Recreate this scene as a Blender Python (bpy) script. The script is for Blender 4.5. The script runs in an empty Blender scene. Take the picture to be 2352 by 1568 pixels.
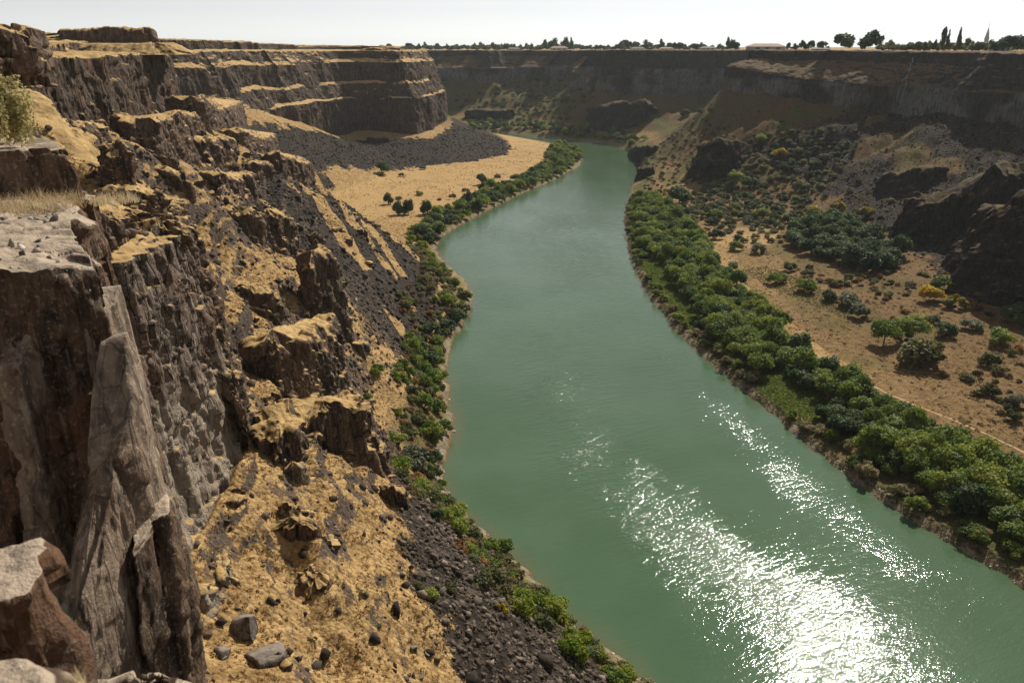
import bpy, math, random
import numpy as np
R = math.radians
sc = bpy.context.scene
col = sc.collection

# ------------------------------------------------------------------ camera, sky, sun, exposure
H = 130.0                      # camera height above the river
FPX, CX, CY = 1829.0, 1176.0, 784.0   # focal length in pixels of a 2352 x 1568 print of the photograph
PITCH = math.atan(676.0 / FPX)
cam_d = bpy.data.cameras.new('camera')
cam = bpy.data.objects.new('camera', cam_d); col.objects.link(cam)
cam.location = (0, 0, H)
cam.rotation_euler = (R(90) - PITCH, 0, 0)
cam_d.sensor_width = 36.0
cam_d.lens = 36.0 * FPX / 2352.0
cam_d.clip_start = 0.1
cam_d.clip_end = 30000
cam_d.dof.use_dof = True
cam_d.dof.focus_distance = 350
cam_d.dof.aperture_fstop = 2.4
sc.camera = cam

SUN_AZ, SUN_EL = R(30), R(42)     # azimuth to the right of the view (+Y), elevation
w = bpy.data.worlds.new('World'); sc.world = w; w.use_nodes = True
wn = w.node_tree.nodes; wl = w.node_tree.links
sky = wn.new('ShaderNodeTexSky'); sky.sky_type = 'NISHITA'; sky.sun_disc = False
sky.sun_elevation = SUN_EL; sky.sun_rotation = SUN_AZ
sky.air_density = 0.8; sky.dust_density = 0.05; sky.ozone_density = 0.6; sky.altitude = 1000
wn['Background'].inputs['Strength'].default_value = 0.088
hsv = wn.new('ShaderNodeHueSaturation'); hsv.inputs['Saturation'].default_value = 0.17
wl.new(sky.outputs[0], hsv.inputs['Color']); wl.new(hsv.outputs[0], wn['Background'].inputs['Color'])
sd = bpy.data.lights.new('sun', 'SUN'); sd.energy = 4.9; sd.angle = R(0.5); sd.color = (1.0, 0.93, 0.82)
sun = bpy.data.objects.new('sun', sd); col.objects.link(sun)
sun.rotation_euler = (R(90) - SUN_EL, 0, math.pi - SUN_AZ)
sun.location = (0, 0, 400)
sc.view_settings.view_transform = 'Standard'; sc.view_settings.look = 'None'
sc.view_settings.exposure = 0.15; sc.view_settings.gamma = 1.0
sc.cycles.max_bounces = 5
sc.cycles.diffuse_bounces = 3
sc.cycles.use_denoising = True

# ------------------------------------------------------------------ helpers
rng = np.random.default_rng(11)
random.seed(4)

def un(u, v, z):
    """world point at height z on the sight line of print pixel (u, v)"""
    a = (u - CX) / FPX; b = (v - CY) / FPX
    c, s = math.cos(PITCH), math.sin(PITCH)
    dy = c - b * s; dz = -s - b * c
    t = (z - H) / dz
    return np.array([a * t, dy * t, z])

def ray(u, v):
    a = (u - CX) / FPX; b = (v - CY) / FPX
    c, s = math.cos(PITCH), math.sin(PITCH)
    return np.array([a, c - b * s, -s - b * c])      # unit depth along the optical axis

def hash3(ix, iy, iz, seed=0):
    h = (ix.astype(np.int64) * 374761393 + iy.astype(np.int64) * 668265263 + iz.astype(np.int64) * 2147483647 + seed * 1274126177) & 0xffffffff
    h = ((h ^ (h >> 13)) * 1274126177) & 0xffffffff
    h = ((h ^ (h >> 16)) * 2246822519) & 0xffffffff
    h = h ^ (h >> 15)
    return (h & 0xffffff).astype(np.float64) / 0xffffff

def vnoise(x, y, z=None, seed=0):
    """smooth value noise in -1..1"""
    x = np.asarray(x, float); y = np.asarray(y, float)
    if z is None:
        ix = np.floor(x); iy = np.floor(y)
        fx = x - ix; fy = y - iy
        fx = fx * fx * fx * (fx * (fx * 6 - 15) + 10); fy = fy * fy * fy * (fy * (fy * 6 - 15) + 10)
        zz = np.zeros_like(ix)
        a = hash3(ix, iy, zz, seed); b = hash3(ix + 1, iy, zz, seed)
        c = hash3(ix, iy + 1, zz, seed); d = hash3(ix + 1, iy + 1, zz, seed)
        return ((a * (1 - fx) + b * fx) * (1 - fy) + (c * (1 - fx) + d * fx) * fy) * 2 - 1
    z = np.asarray(z, float)
    ix = np.floor(x); iy = np.floor(y); iz = np.floor(z)
    fx = x - ix; fy = y - iy; fz = z - iz
    fx = fx * fx * (3 - 2 * fx); fy = fy * fy * (3 - 2 * fy); fz = fz * fz * (3 - 2 * fz)
    r = 0
    for dz, wz in ((0, 1 - fz), (1, fz)):
        a = hash3(ix, iy, iz + dz, seed); b = hash3(ix + 1, iy, iz + dz, seed)
        c = hash3(ix, iy + 1, iz + dz, seed); d = hash3(ix + 1, iy + 1, iz + dz, seed)
        r = r + wz * ((a * (1 - fx) + b * fx) * (1 - fy) + (c * (1 - fx) + d * fx) * fy)
    return r * 2 - 1

def fbm(x, y, z=None, octs=4, seed=0, gain=0.5):
    t = 0; amp = 1; nrm = 0
    for o in range(octs):
        k = 2.03 ** o
        t = t + amp * vnoise(x * k + 17.3 * o, y * k - 9.1 * o, None if z is None else z * k + 5.7 * o, seed + o)
        nrm += amp; amp *= gain
    return t / nrm

def sstep(a, b, x):
    t = np.clip((x - a) / (b - a), 0, 1)
    return t * t * (3 - 2 * t)

def mesh_grid(name, P, closed=False, mat=None, attrs=None, smooth=False, flip=False):
    """P: (ni, nj, 3) grid of points -> one mesh object"""
    ni, nj = P.shape[:2]
    V = P.reshape(-1, 3)
    i = np.arange(ni if closed else ni - 1); j = np.arange(nj - 1)
    I, J = np.meshgrid(i, j, indexing='ij')
    I2 = (I + 1) % ni
    q = np.stack([I * nj + J, I2 * nj + J, I2 * nj + J + 1, I * nj + J + 1], -1).reshape(-1, 4)
    if flip: q = q[:, ::-1]
    return mesh_from(name, V, q, mat, attrs, smooth)

def mesh_from(name, V, Q, mat=None, attrs=None, smooth=False, mats=None, mat_idx=None):
    me = bpy.data.meshes.new(name)
    V = np.ascontiguousarray(V, dtype=np.float32); Q = np.ascontiguousarray(Q, dtype=np.int32)
    k = Q.shape[1]
    me.vertices.add(len(V)); me.vertices.foreach_set('co', V.ravel())
    me.loops.add(Q.size); me.loops.foreach_set('vertex_index', Q.ravel())
    me.polygons.add(len(Q))
    me.polygons.foreach_set('loop_start', np.arange(0, Q.size, k, dtype=np.int32))
    me.polygons.foreach_set('loop_total', np.full(len(Q), k, dtype=np.int32))
    if smooth: me.polygons.foreach_set('use_smooth', np.ones(len(Q), dtype=bool))
    for n, a in (attrs or {}).items():
        at = me.attributes.new(n, 'FLOAT', 'POINT')
        at.data.foreach_set('value', np.ascontiguousarray(a, dtype=np.float32).ravel())
    me.update(calc_edges=True)
    for m in (mats or ([mat] if mat else [])): me.materials.append(m)
    if mat_idx is not None: me.polygons.foreach_set('material_index', np.ascontiguousarray(mat_idx, dtype=np.int32))
    return me

def link(name, me, parent=None, loc=None):
    o = bpy.data.objects.new(name, me); col.objects.link(o)
    if parent is not None: o.parent = parent
    if loc is not None: o.location = loc
    return o

def tag(o, label=None, cat=None, group=None, kind=None):
    if label: o['label'] = label
    if cat: o['category'] = cat
    if group: o['group'] = group
    if kind: o['kind'] = kind
    return o

def resample(pts, ds):
    """polyline (n,k) resampled at spacing ds (scalar or function of point)"""
    pts = np.asarray(pts, float); out = [pts[0]]
    for a, b in zip(pts[:-1], pts[1:]):
        L = np.linalg.norm((b - a)[:2]); n = max(1, int(math.ceil(L / ds)))
        for i in range(1, n + 1): out.append(a + (b - a) * i / n)
    return np.array(out)

def smooth_line(pts, it=2):
    pts = np.asarray(pts, float)
    for _ in range(it):                                   # Chaikin
        q = [pts[0]]
        for a, b in zip(pts[:-1], pts[1:]): q += [a * .75 + b * .25, a * .25 + b * .75]
        q.append(pts[-1]); pts = np.array(q)
    return pts

def cells(x, y, z, seed=0, jit=.85):
    """random value -.5...5 of the nearest jittered cell centre: angular blocks"""
    ix, iy, iz = np.floor(x), np.floor(y), np.floor(z)
    best = np.full(np.shape(x), 9e9); val = np.zeros(np.shape(x))
    for a in (-1, 0, 1):
        for b in (-1, 0, 1):
            for c in (-1, 0, 1):
                jx, jy, jz = ix + a, iy + b, iz + c
                h1 = hash3(jx, jy, jz, seed)
                d = (x - jx - .5 - (h1 - .5) * jit) ** 2 + (y - jy - .5 - ((h1 * 37.7) % 1 - .5) * jit) ** 2 + (z - jz - .5 - ((h1 * 91.3) % 1 - .5) * jit) ** 2
                m = d < best
                best = np.where(m, d, best); val = np.where(m, (h1 * 53.1) % 1 - .5, val)
    return val

# ------------------------------------------------------------------ node helpers
class NT:
    def __init__(s, name):
        s.m = bpy.data.materials.new(name); s.m.use_nodes = True
        s.t = s.m.node_tree; s.n = s.t.nodes; s.l = s.t.links
        s.bsdf = s.n['Principled BSDF']; s.out = s.n['Material Output']
    def new(s, typ, **kw):
        x = s.n.new(typ)
        for k, v in kw.items(): setattr(x, k, v)
        return x
    def put(s, sock, v):
        if hasattr(v, 'is_linked'): s.l.new(v, sock)
        elif isinstance(v, (tuple, list)) and len(v) == 3 and sock.type == 'RGBA': sock.default_value = (*v, 1)
        else: sock.default_value = v
    def pos(s): return s.new('ShaderNodeNewGeometry').outputs['Position']
    def nz(s):
        g = s.new('ShaderNodeNewGeometry'); x = s.new('ShaderNodeSeparateXYZ'); s.l.new(g.outputs['Normal'], x.inputs[0]); return x.outputs[2]
    def scale(s, vec, v3):
        x = s.new('ShaderNodeVectorMath', operation='MULTIPLY'); s.put(x.inputs[0], vec); x.inputs[1].default_value = v3; return x.outputs[0]
    def noise(s, vec, scale, detail=4, rough=0.55, dist=0.0):
        x = s.new('ShaderNodeTexNoise'); s.put(x.inputs['Vector'], vec)
        x.inputs['Scale'].default_value = scale; x.inputs['Detail'].default_value = detail
        x.inputs['Roughness'].default_value = rough; x.inputs['Distortion'].default_value = dist
        return x.outputs['Fac']
    def voro(s, vec, scale, feature='F1', out='Distance', rnd=1.0):
        x = s.new('ShaderNodeTexVoronoi', feature=feature); s.put(x.inputs['Vector'], vec)
        x.inputs['Scale'].default_value = scale; x.inputs['Randomness'].default_value = rnd
        return x.outputs[out]
    def math(s, op, a, b=None, c=None, clamp=False):
        x = s.new('ShaderNodeMath', operation=op); x.use_clamp = clamp
        for k, v in enumerate((a, b, c)):
            if v is not None: s.put(x.inputs[k], v)
        return x.outputs[0]
    def mix(s, f, a, b):
        x = s.new('ShaderNodeMix', data_type='RGBA'); s.put(x.inputs[0], f); s.put(x.inputs[6], a); s.put(x.inputs[7], b); return x.outputs[2]
    def ramp(s, f, lo, hi):
        x = s.new('ShaderNodeMapRange', interpolation_type='SMOOTHSTEP'); s.put(x.inputs[0], f)
        x.inputs[1].default_value = lo; x.inputs[2].default_value = hi; return x.outputs[0]
    def attr(s, name):
        x = s.new('ShaderNodeAttribute'); x.attribute_name = name; return x.outputs['Fac']
    def bump(s, h, strength, dist, normal=None):
        x = s.new('ShaderNodeBump'); s.put(x.inputs['Height'], h); x.inputs['Strength'].default_value = strength; x.inputs['Distance'].default_value = dist
        if normal is not None: s.l.new(normal, x.inputs['Normal'])
        return x.outputs[0]
    def done(s, colr, rough=0.9, normal=None, spec=0.2):
        s.put(s.bsdf.inputs['Base Color'], colr); s.put(s.bsdf.inputs['Roughness'], rough)
        s.bsdf.inputs['Specular IOR Level'].default_value = spec
        if normal is not None: s.l.new(normal, s.bsdf.inputs['Normal'])
        return s.m

# ------------------------------------------------------------------ materials of the setting
GOLD_A, GOLD_B = (0.53, 0.355, 0.155), (0.30, 0.185, 0.075)
def ground_material(name):
    t = NT(name); p = t.pos()
    n_big = t.noise(p, 0.05, 4); n_mid = t.noise(p, 0.35, 5, 0.6); n_fine = t.noise(p, 2.2, 5, 0.65); n_gr = t.noise(p, 7.0, 4, 0.7)
    gold = t.mix(t.ramp(n_mid, 0.35, 0.68), GOLD_A, GOLD_B)
    gold = t.mix(t.math('MULTIPLY', t.ramp(n_fine, 0.5, 0.72), 0.55), gold, (0.2, 0.115, 0.05))
    gold = t.mix(t.math('MULTIPLY', t.ramp(n_gr, .48, .66), .5), gold, (0.24, 0.145, 0.06))
    brown = t.mix(t.ramp(n_mid, 0.3, 0.7), (0.175, 0.10, 0.040), (0.082, 0.054, 0.027))  # scrubby soil, darkened further so the east slope's shade sits in its colour
    brown = t.mix(t.ramp(n_fine, 0.52, 0.7), brown, (0.075, 0.052, 0.03))
    grass = t.mix(t.attr('brown'), gold, brown)
    green = t.mix(t.ramp(n_mid, 0.3, 0.7), (0.06, 0.085, 0.022), (0.115, 0.105, 0.028))
    grass = t.mix(t.math('MULTIPLY', t.attr('green'), t.ramp(n_big, 0.3, 0.55), clamp=True), grass, green)
    sand = t.mix(t.ramp(n_fine, 0.3, 0.8), (0.56, 0.375, 0.165), (0.40, 0.25, 0.10))
    grass = t.mix(t.attr('sand'), grass, sand)
    shore = t.mix(t.ramp(n_mid, 0.35, 0.65), (0.33, 0.28, 0.2), (0.2, 0.155, 0.1))
    grass = t.mix(t.attr('shore'), grass, shore)
    rk = t.mix(t.ramp(n_mid, 0.32, 0.68), (0.035, 0.028, 0.024), (0.105, 0.078, 0.06))
    vor = t.voro(p, 0.8, out='Color')
    rk = t.mix(t.math('MULTIPLY', t.ramp(vor, .2, .9), .6), rk, (0.13, 0.098, 0.075))
    rk = t.mix(t.ramp(n_fine, 0.5, 0.7), rk, (0.2, 0.155, 0.115))
    rk = t.mix(t.math('MULTIPLY', t.ramp(n_gr, .5, .66), .6), rk, (0.03, 0.024, 0.02))
    scr = t.mix(t.ramp(vor, 0.0, 1.0), (0.019, 0.015, 0.012), (0.062, 0.048, 0.037))
    st = t.math('ADD', t.attr('scree'), t.math('ADD', t.math('MULTIPLY', t.math('SUBTRACT', n_mid, 0.5), 0.9), t.math('MULTIPLY', t.math('SUBTRACT', n_fine, 0.5), 0.9)))
    grass = t.mix(t.math('MULTIPLY', t.ramp(t.voro(t.scale(p, (1, 1, .7)), 1.25), .45, .8), .5), grass, (.17, .105, .05))
    colr = t.mix(t.ramp(st, 0.44, 0.56), grass, scr)
    steep = t.math('ADD', t.math('SUBTRACT', 1.0, t.nz()), t.math('ADD', t.math('MULTIPLY', t.math('SUBTRACT', n_mid, 0.5), 0.55), t.math('MULTIPLY', t.math('SUBTRACT', n_fine, 0.5), 0.6)))
    steep = t.math('ADD', steep, t.math('MULTIPLY', t.attr('rocky'), 0.13))
    spk = t.math('MULTIPLY', t.ramp(t.noise(p, 1.1, 3, .6), .56, .64), t.ramp(t.noise(p, .12, 3), .4, .62))
    colr = t.mix(t.math('MULTIPLY', spk, .75), colr, (0.075, 0.056, 0.04))
    colr = t.mix(t.ramp(steep, 0.335, 0.42), colr, rk)
    tuft_d = t.voro(t.scale(p, (1, 1, .7)), 1.25)
    hgt = t.math('ADD', t.math('MULTIPLY', n_mid, 1.2), t.math('MULTIPLY', n_fine, 0.5))
    hgt = t.math('ADD', hgt, t.math('MULTIPLY', t.math('MULTIPLY', t.voro(p, 0.8), t.ramp(st, 0.44, 0.56)), 1.2))
    hgt = t.math('ADD', hgt, t.math('MULTIPLY', n_gr, .16))
    hgt = t.math('SUBTRACT', hgt, t.math('MULTIPLY', t.math('MULTIPLY', tuft_d, t.ramp(st, .56, .44)), .55))
    return t.done(colr, 0.95, t.bump(hgt, 0.8, 0.8), 0.1)

def rock_material(name, dark=(0.037, 0.028, 0.022), mid=(0.17, 0.115, 0.079), pale=(0.36, 0.28, 0.20), grass=GOLD_A, cscale=1.0, rust=0.35, glo=0.34, band=None, band_c=(.16, .155, .145), crack=.65):
    """basalt: vertical columns, rusty and pale lichen on the faces, dry grass where it lies flat"""
    t = NT(name); p = t.pos()
    pv = t.scale(p, (1, 1, 0.22))
    n_big = t.noise(p, 0.06 * cscale, 4); n_v = t.noise(pv, 0.55 * cscale, 5, 0.6); n_fine = t.noise(p, 1.9 * cscale, 5, 0.7)
    c = t.mix(t.ramp(n_v, 0.32, 0.66), dark, mid)
    c = t.mix(t.math('MULTIPLY', t.ramp(n_big, 0.45, 0.7), rust), c, (0.15, 0.075, 0.042))
    c = t.mix(t.math('MULTIPLY', t.ramp(n_fine, 0.52, 0.72), 0.75), c, pale)
    vd = t.voro(pv, 0.55 * cscale, 'DISTANCE_TO_EDGE')
    c = t.mix(t.math('MAXIMUM', t.ramp(vd, 0.0, 0.045), 1 - crack), (0.012, 0.01, 0.01), c)
    if band:                                             # a paler lava flow low in the wall
        sx = t.new('ShaderNodeSeparateXYZ'); t.l.new(p, sx.inputs[0])
        zz_ = t.math('ADD', sx.outputs[2], t.math('MULTIPLY', t.math('SUBTRACT', n_big, .5), 14))
        c = t.mix(t.math('MULTIPLY', t.ramp(zz_, band + 2, band - 2), t.math('MULTIPLY', t.ramp(n_v, .25, .6), t.ramp(t.noise(p, .022 if band > 90 else .05, 3), .40, .58) if band > 90 else 1.0)), c, band_c)
    stk = t.noise(t.scale(p, (1, 1, 0.07)), 1.1 * cscale, 4, .6)
    c = t.mix(t.math('MULTIPLY', t.ramp(stk, .56, .74), .5), c, pale)
    n_mid = t.noise(p, 0.45 * max(1, cscale * .6), 5, 0.6)
    gold = t.mix(t.ramp(n_mid, 0.35, 0.68), grass, tuple(x * 0.62 for x in grass))
    steep = t.math('ADD', t.math('SUBTRACT', 1.0, t.nz()), t.math('MULTIPLY', t.math('SUBTRACT', n_mid, 0.5), 0.6))
    c = t.mix(t.ramp(steep, glo - 0.07, glo + 0.05), gold, c)
    h = t.math('ADD', t.math('MULTIPLY', n_v, 1.0), t.math('MULTIPLY', n_fine, 0.45))
    h = t.math('ADD', h, t.math('MULTIPLY', t.math('MULTIPLY', t.ramp(vd, 0.0, 0.08), 0.28 * crack), t.ramp(steep, glo, glo + .25)))
    return t.done(c, 0.92, t.bump(h, 0.85, 0.7 / cscale), 0.15)

M_ground = ground_material('dry_slope')
M_rock = rock_material('basalt')
M_rock_wall = rock_material('wall_basalt', dark=(0.027, 0.021, 0.017), mid=(0.108, 0.077, 0.055), pale=(0.27, 0.21, 0.15))
M_rock_far = rock_material('basalt_shaded', dark=(0.02, 0.018, 0.017), mid=(0.05, 0.042, 0.037), pale=(0.11, 0.095, 0.08), grass=(0.12, 0.085, 0.042), rust=0.05)  # shade of the east bluffs put into darker rock and grass colours
M_rock_grey = rock_material('basalt_grey', dark=(0.02, 0.018, 0.017), mid=(0.06, 0.052, 0.046), pale=(0.13, 0.118, 0.1), grass=(0.15, 0.098, 0.05), rust=0.1, band=99)  # deep shade of the east wall put into darker rock and bench colours

M_rock_near = rock_material('lichen_basalt', dark=(0.035, 0.026, 0.02), mid=(0.155, 0.10, 0.066), pale=(0.38, 0.295, 0.22), grass=(0.47, 0.375, 0.28), cscale=6.0, rust=0.6, glo=.3, crack=0.25)
M_rock_pale = rock_material('pale_lichen_basalt', dark=(0.11, 0.083, 0.063), mid=(0.315, 0.235, 0.17), pale=(0.52, 0.43, 0.33), grass=(0.42, 0.34, 0.26), cscale=5.0, rust=0.3, glo=.25, crack=0.35)
M_rubble = rock_material('rubble_basalt', dark=(0.05, 0.04, 0.033), mid=(0.19, 0.143, 0.108), pale=(0.42, 0.35, 0.275), cscale=1.3, rust=0.6, band=82, band_c=(.29, .24, .185), crack=.9)


def water_material():
    t = NT('river_water'); p = t.pos()
    vr = t.new('ShaderNodeVectorRotate', rotation_type='Z_AXIS'); t.put(vr.inputs['Vector'], p); vr.inputs['Angle'].default_value = R(-27)
    n1 = t.noise(t.scale(vr.outputs[0], (0.55, 1.15, 1)), 1.0, 2, 0.5)
    n2 = t.noise(t.scale(vr.outputs[0], (0.6, 1.2, 1)), 2.3, 2, 0.5)
    grp = t.ramp(t.noise(t.scale(vr.outputs[0], (.16, .5, 1)), .9, 4, .6), .36, .64)
    h = t.math('MULTIPLY', t.math('ADD', n1, t.math('MULTIPLY', n2, 0.55)), t.math('MULTIPLY', t.attr('chop'), t.math('ADD', .5, t.math('MULTIPLY', grp, .75))))
    nor = t.bump(h, 1.0, 0.44)
    c = t.mix(t.ramp(t.noise(p, 0.02, 3), 0.3, 0.7), (0.058, 0.108, 0.054), (0.075, 0.130, 0.073))
    c = t.mix(t.attr('shallow'), c, (0.13, 0.105, 0.05))
    m = t.done(c, 0.07, nor, 0.5)
    t.bsdf.inputs['IOR'].default_value = 1.33
    return m
M_water = water_material()

# ------------------------------------------------------------------ plan of the canyon: river edges and wall feet
riverL = [(150,-150),(110,-30),(75,40),(45,100),(29,137),(20,149),(12,158),(4,173),(-9,194),(-17,208),(-22,222),(-25,242),(-21,258),(-25,281),(-27,310),(-30,342),(-25,373),(-22,416),(-26,451),(-51,513),(-55,557),(-45,600),(-10,709),(59,877),(87,983),(88,1060),(75,1127),(41,1197),(-18,1277),(-61,1324),(-150,1370),(-300,1400),(-700,1390)]
riverR = [(270,-150),(225,-40),(185,50),(150,125),(131,170),(126,182),(115,209),(103,250),(93,298),(84,348),(79,386),(76,442),(83,592),(118,791),(140,880),(158,983),(160,1060),(149,1142),(105,1197),(56,1245),(-71,1389),(-160,1440),(-300,1470),(-700,1460)]
# wall feet: x, y, foot height, rim height, set-back scale of the ledges, top plateau height
wallL = [(120,-150,60,128,.1,128.5),(60,-60,60,128,.1,128.5),(14,-8,75,118,.1,119),(-4,6,80,117,.08,118),(-14,24,70,112,.1,113),(-38,60,64,107,.15,108),(-46,86,62,105,.15,106),(-47,112,62,103.5,.15,104.5),(-48,132,63,102,.15,103),(-60,147,74,102,.17,105),(-92,165,104,127,.35,129.5),(-122,222,106,127,.4,129),(-146,330,101,127,.5,130),(-170,415,96,127,.6,132),(-184,475,93,127,.7,136),(-235,510,90,127,.9,137),(-285,600,85,127,1,137),(-296,726,80,126.5,1,137),(-251,814,75,126.5,1,137),(-228,900,50,126,1,135),(-209,980,28,126,1,133),(-185,1027,36,125.5,1,131),(-124,1002,28,125,.9,129),(-91,1112,30,124.6,.8,127),(-106,1306,40,124,.8,126),(-190,1340,40,124,.8,126),(-320,1350,40,124,.8,126),(-700,1330,40,124,.8,126)]
wallR = [(330,-200,75,125,1),(330,-50,75,125,1),(345,150,75,125,1),(370,330,75,125,1),(385,480,75,125,1),(379,608,75,125.5,1),(352,722,76,125.5,1),(299,785,77,126,1),(225,893,90,126,1.0),(262,960,88,126,.5),(330,1090,85,126,.4),(420,1150,80,126,.4),(405,1230,70,125,.8),(290,1262,60,125,.8),(185,1260,66,125,.8),(120,1340,64,125,.9),(130,1480,74,124,1.2),(60,1570,72,123,1.3),(-61,1580,70,123,1.3),(-200,1600,70,123,1.2),(-700,1640,70,123,1)]
riverL = np.array(riverL, float); riverR = np.array(riverR, float); wallL = np.array(wallL, float); wallR = np.array(wallR, float)
rLs = resample(smooth_line(riverL, 2), 4); rRs = resample(smooth_line(riverR, 2), 4)
wLs = resample(smooth_line(wallL, 2), 3); wRs = resample(smooth_line(wallR, 2), 3)
wob = lambda L, seed: fbm(np.arange(len(L)) * 0.06, np.zeros(len(L)) + 3.3, octs=4, seed=seed)
def shift_line(L, amp, seed, keep=None):
    t = np.gradient(L[:, :2], axis=0); t /= np.linalg.norm(t, axis=1)[:, None] + 1e-9
    n = np.stack([-t[:, 1], t[:, 0]], 1)
    a = wob(L, seed) * amp
    if keep is not None: a = a * keep
    L = L.copy(); L[:, :2] += n * a[:, None]; return L
wLs = shift_line(wLs, 9, 5, sstep(150, 300, wLs[:, 1])); wRs = shift_line(wRs, 1, 9, 14 + 34 * sstep(1150, 1350, wRs[:, 1]))
rLs = shift_line(rLs, 2.0, 21); rRs = shift_line(rRs, 1.5, 22)

# ------------------------------------------------------------------ height raster of the canyon floor and slopes
GX0, GX1, GY0, GY1, GD = -720.0, 720.0, -160.0, 1720.0, 3.0
gx = np.arange(GX0, GX1 + GD, GD); gy = np.arange(GY0, GY1 + GD, GD)
XX, YY = np.meshgrid(gx, gy, indexing='ij')
def nearest(L, X, Y):
    d = np.full(X.shape, 1e18); idx = np.zeros(X.shape, int)
    for k in range(0, len(L)):
        e = (X - L[k, 0]) ** 2 + (Y - L[k, 1]) ** 2
        m = e < d
        d[m] = e[m]; idx[m] = k
    return np.sqrt(d), idx
def in_poly(P, X, Y):
    r = np.zeros(X.shape, bool); n = len(P); j = n - 1
    for i in range(n):
        xi, yi = P[i]; xj, yj = P[j]
        if yi != yj:
            c = ((yi > Y) != (yj > Y)) & (X < (xj - xi) * (Y - yi) / (yj - yi) + xi)
            r ^= c
        j = i
    return r
dRL, iRL = nearest(rLs, XX, YY); dRR, iRR = nearest(rRs, XX, YY)
dWL, iWL = nearest(wLs, XX, YY); dWR, iWR = nearest(wRs, XX, YY)
water = in_poly(np.vstack([rLs[:, :2], rRs[::-1, :2]]), XX, YY)
canyon = in_poly(np.vstack([wLs[:, :2], wRs[::-1, :2]]), XX, YY)
leftside = in_poly(np.vstack([rLs[:, :2], [(-3000, 1390), (-3000, -800), (150, -800)]]), XX, YY)
def prof(t, flat, zf, zb, steep=1.0):
    """height at fraction t from the bank (0) to the wall foot (1)"""
    a = np.clip(t / np.maximum(flat, 1e-3), 0, 1)
    b = np.clip((t - flat) / (1 - flat), 0, 1)
    return 1.5 + (zf - 1.5) * a ** 0.8 + (zb - zf) * (b ** steep)
Lx = YY
flatL = np.interp(YY, [0, 480, 560, 640, 900, 1000, 1100, 1250], [.03, .03, .27, .48, .56, .5, .38, .2])
zfL = np.interp(YY, [0, 480, 600, 1300], [2.5, 2.5, 5.5, 5.5])
tL = dRL / (dRL + dWL + 1e-6)
ZL = prof(tL, flatL, zfL, wLs[iWL, 2], np.interp(YY, [0, 500, 700, 1300], [1.0, 1.05, 1.25, 1.25]))
flatR = np.interp(YY, [0, 420, 520, 640, 760, 860, 1000, 1200, 1330, 1500], [.64, .63, .6, .46, .2, .05, .05, .1, .3, .4])
zfR = np.interp(YY, [0, 300, 500, 700, 1300, 1500], [10, 10, 12, 10, 8, 14])
tR = dRR / (dRR + dWR + 1e-6)
ZR = prof(tR, flatR, zfR, wRs[iWR, 2], 1.25)
Z0 = np.where(leftside, ZL, ZR)
Z0[water] = -np.clip(np.minimum(dRL, dRR)[water] * 0.25, 0, 5) - 0.2
# plateau behind the walls
SB = 62.0
ztopL = wLs[iWL, 5]; sbL = wLs[iWL, 4] * SB
ztopR = wRs[iWR, 3]; sbR = wRs[iWR, 4] * 46
out = ~canyon
useL = (dWL < dWR) & out; useR = (~(dWL < dWR)) & out
Z0[useL] = np.where(dWL[useL] > sbL[useL] - 3, ztopL[useL] + 0.2, wLs[iWL, 2][useL] - 1)
Z0[useR] = np.where(dWR[useR] > sbR[useR] - 3, ztopR[useR] + 0.2, wRs[iWR, 2][useR] - 1)

def bil(G, X, Y):
    fx = np.clip((np.asarray(X, float) - GX0) / GD, 0, len(gx) - 1.001); fy = np.clip((np.asarray(Y, float) - GY0) / GD, 0, len(gy) - 1.001)
    i = fx.astype(int); j = fy.astype(int); a = fx - i; b = fy - j
    return (G[i, j] * (1 - a) + G[i + 1, j] * a) * (1 - b) + (G[i, j + 1] * (1 - a) + G[i + 1, j + 1] * a) * b
can_f = canyon.astype(float); wat_f = water.astype(float); left_f = leftside.astype(float)

def slope_noise(X, Y):
    """bumps, ribs and small steps of the canyon slopes (zero on water and plateau)"""
    c = bil(can_f, X, Y); z0 = bil(Z0, X, Y)
    dr = np.minimum(bil(dRL, X, Y), bil(dRR, X, Y))
    lf = bil(left_f, X, Y)
    amp = sstep(8, 45, z0) * c
    big = fbm(X / 38, Y / 38, octs=3, seed=31) * 7
    med = fbm(X / 9, Y / 9, octs=4, seed=41) * 1.7
    ridg = (1 - np.abs(fbm(X / 22, Y / 30, octs=4, seed=51)) * 2) * 4
    near = 1 - sstep(430, 560, Y)
    z = (big + med + ridg * 0.8) * amp * np.where(lf > .5, 0.25 + 0.75 * near, 0.8)
    z = z + fbm(X / 5, Y / 5, octs=3, seed=61) * 0.35 * c * sstep(1, 6, dr)
    sh = (1 - c) * (X < 0) * (1 - sstep(260, 330, Y)) * sstep(40, 70, Y)
    z = z + sh * (fbm(X / 16, Y / 16, octs=4, seed=65) * 3.0 + (1 - np.abs(fbm(X / 9, Y / 12, octs=4, seed=66)) * 2) * 1.6)
    return z
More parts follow.
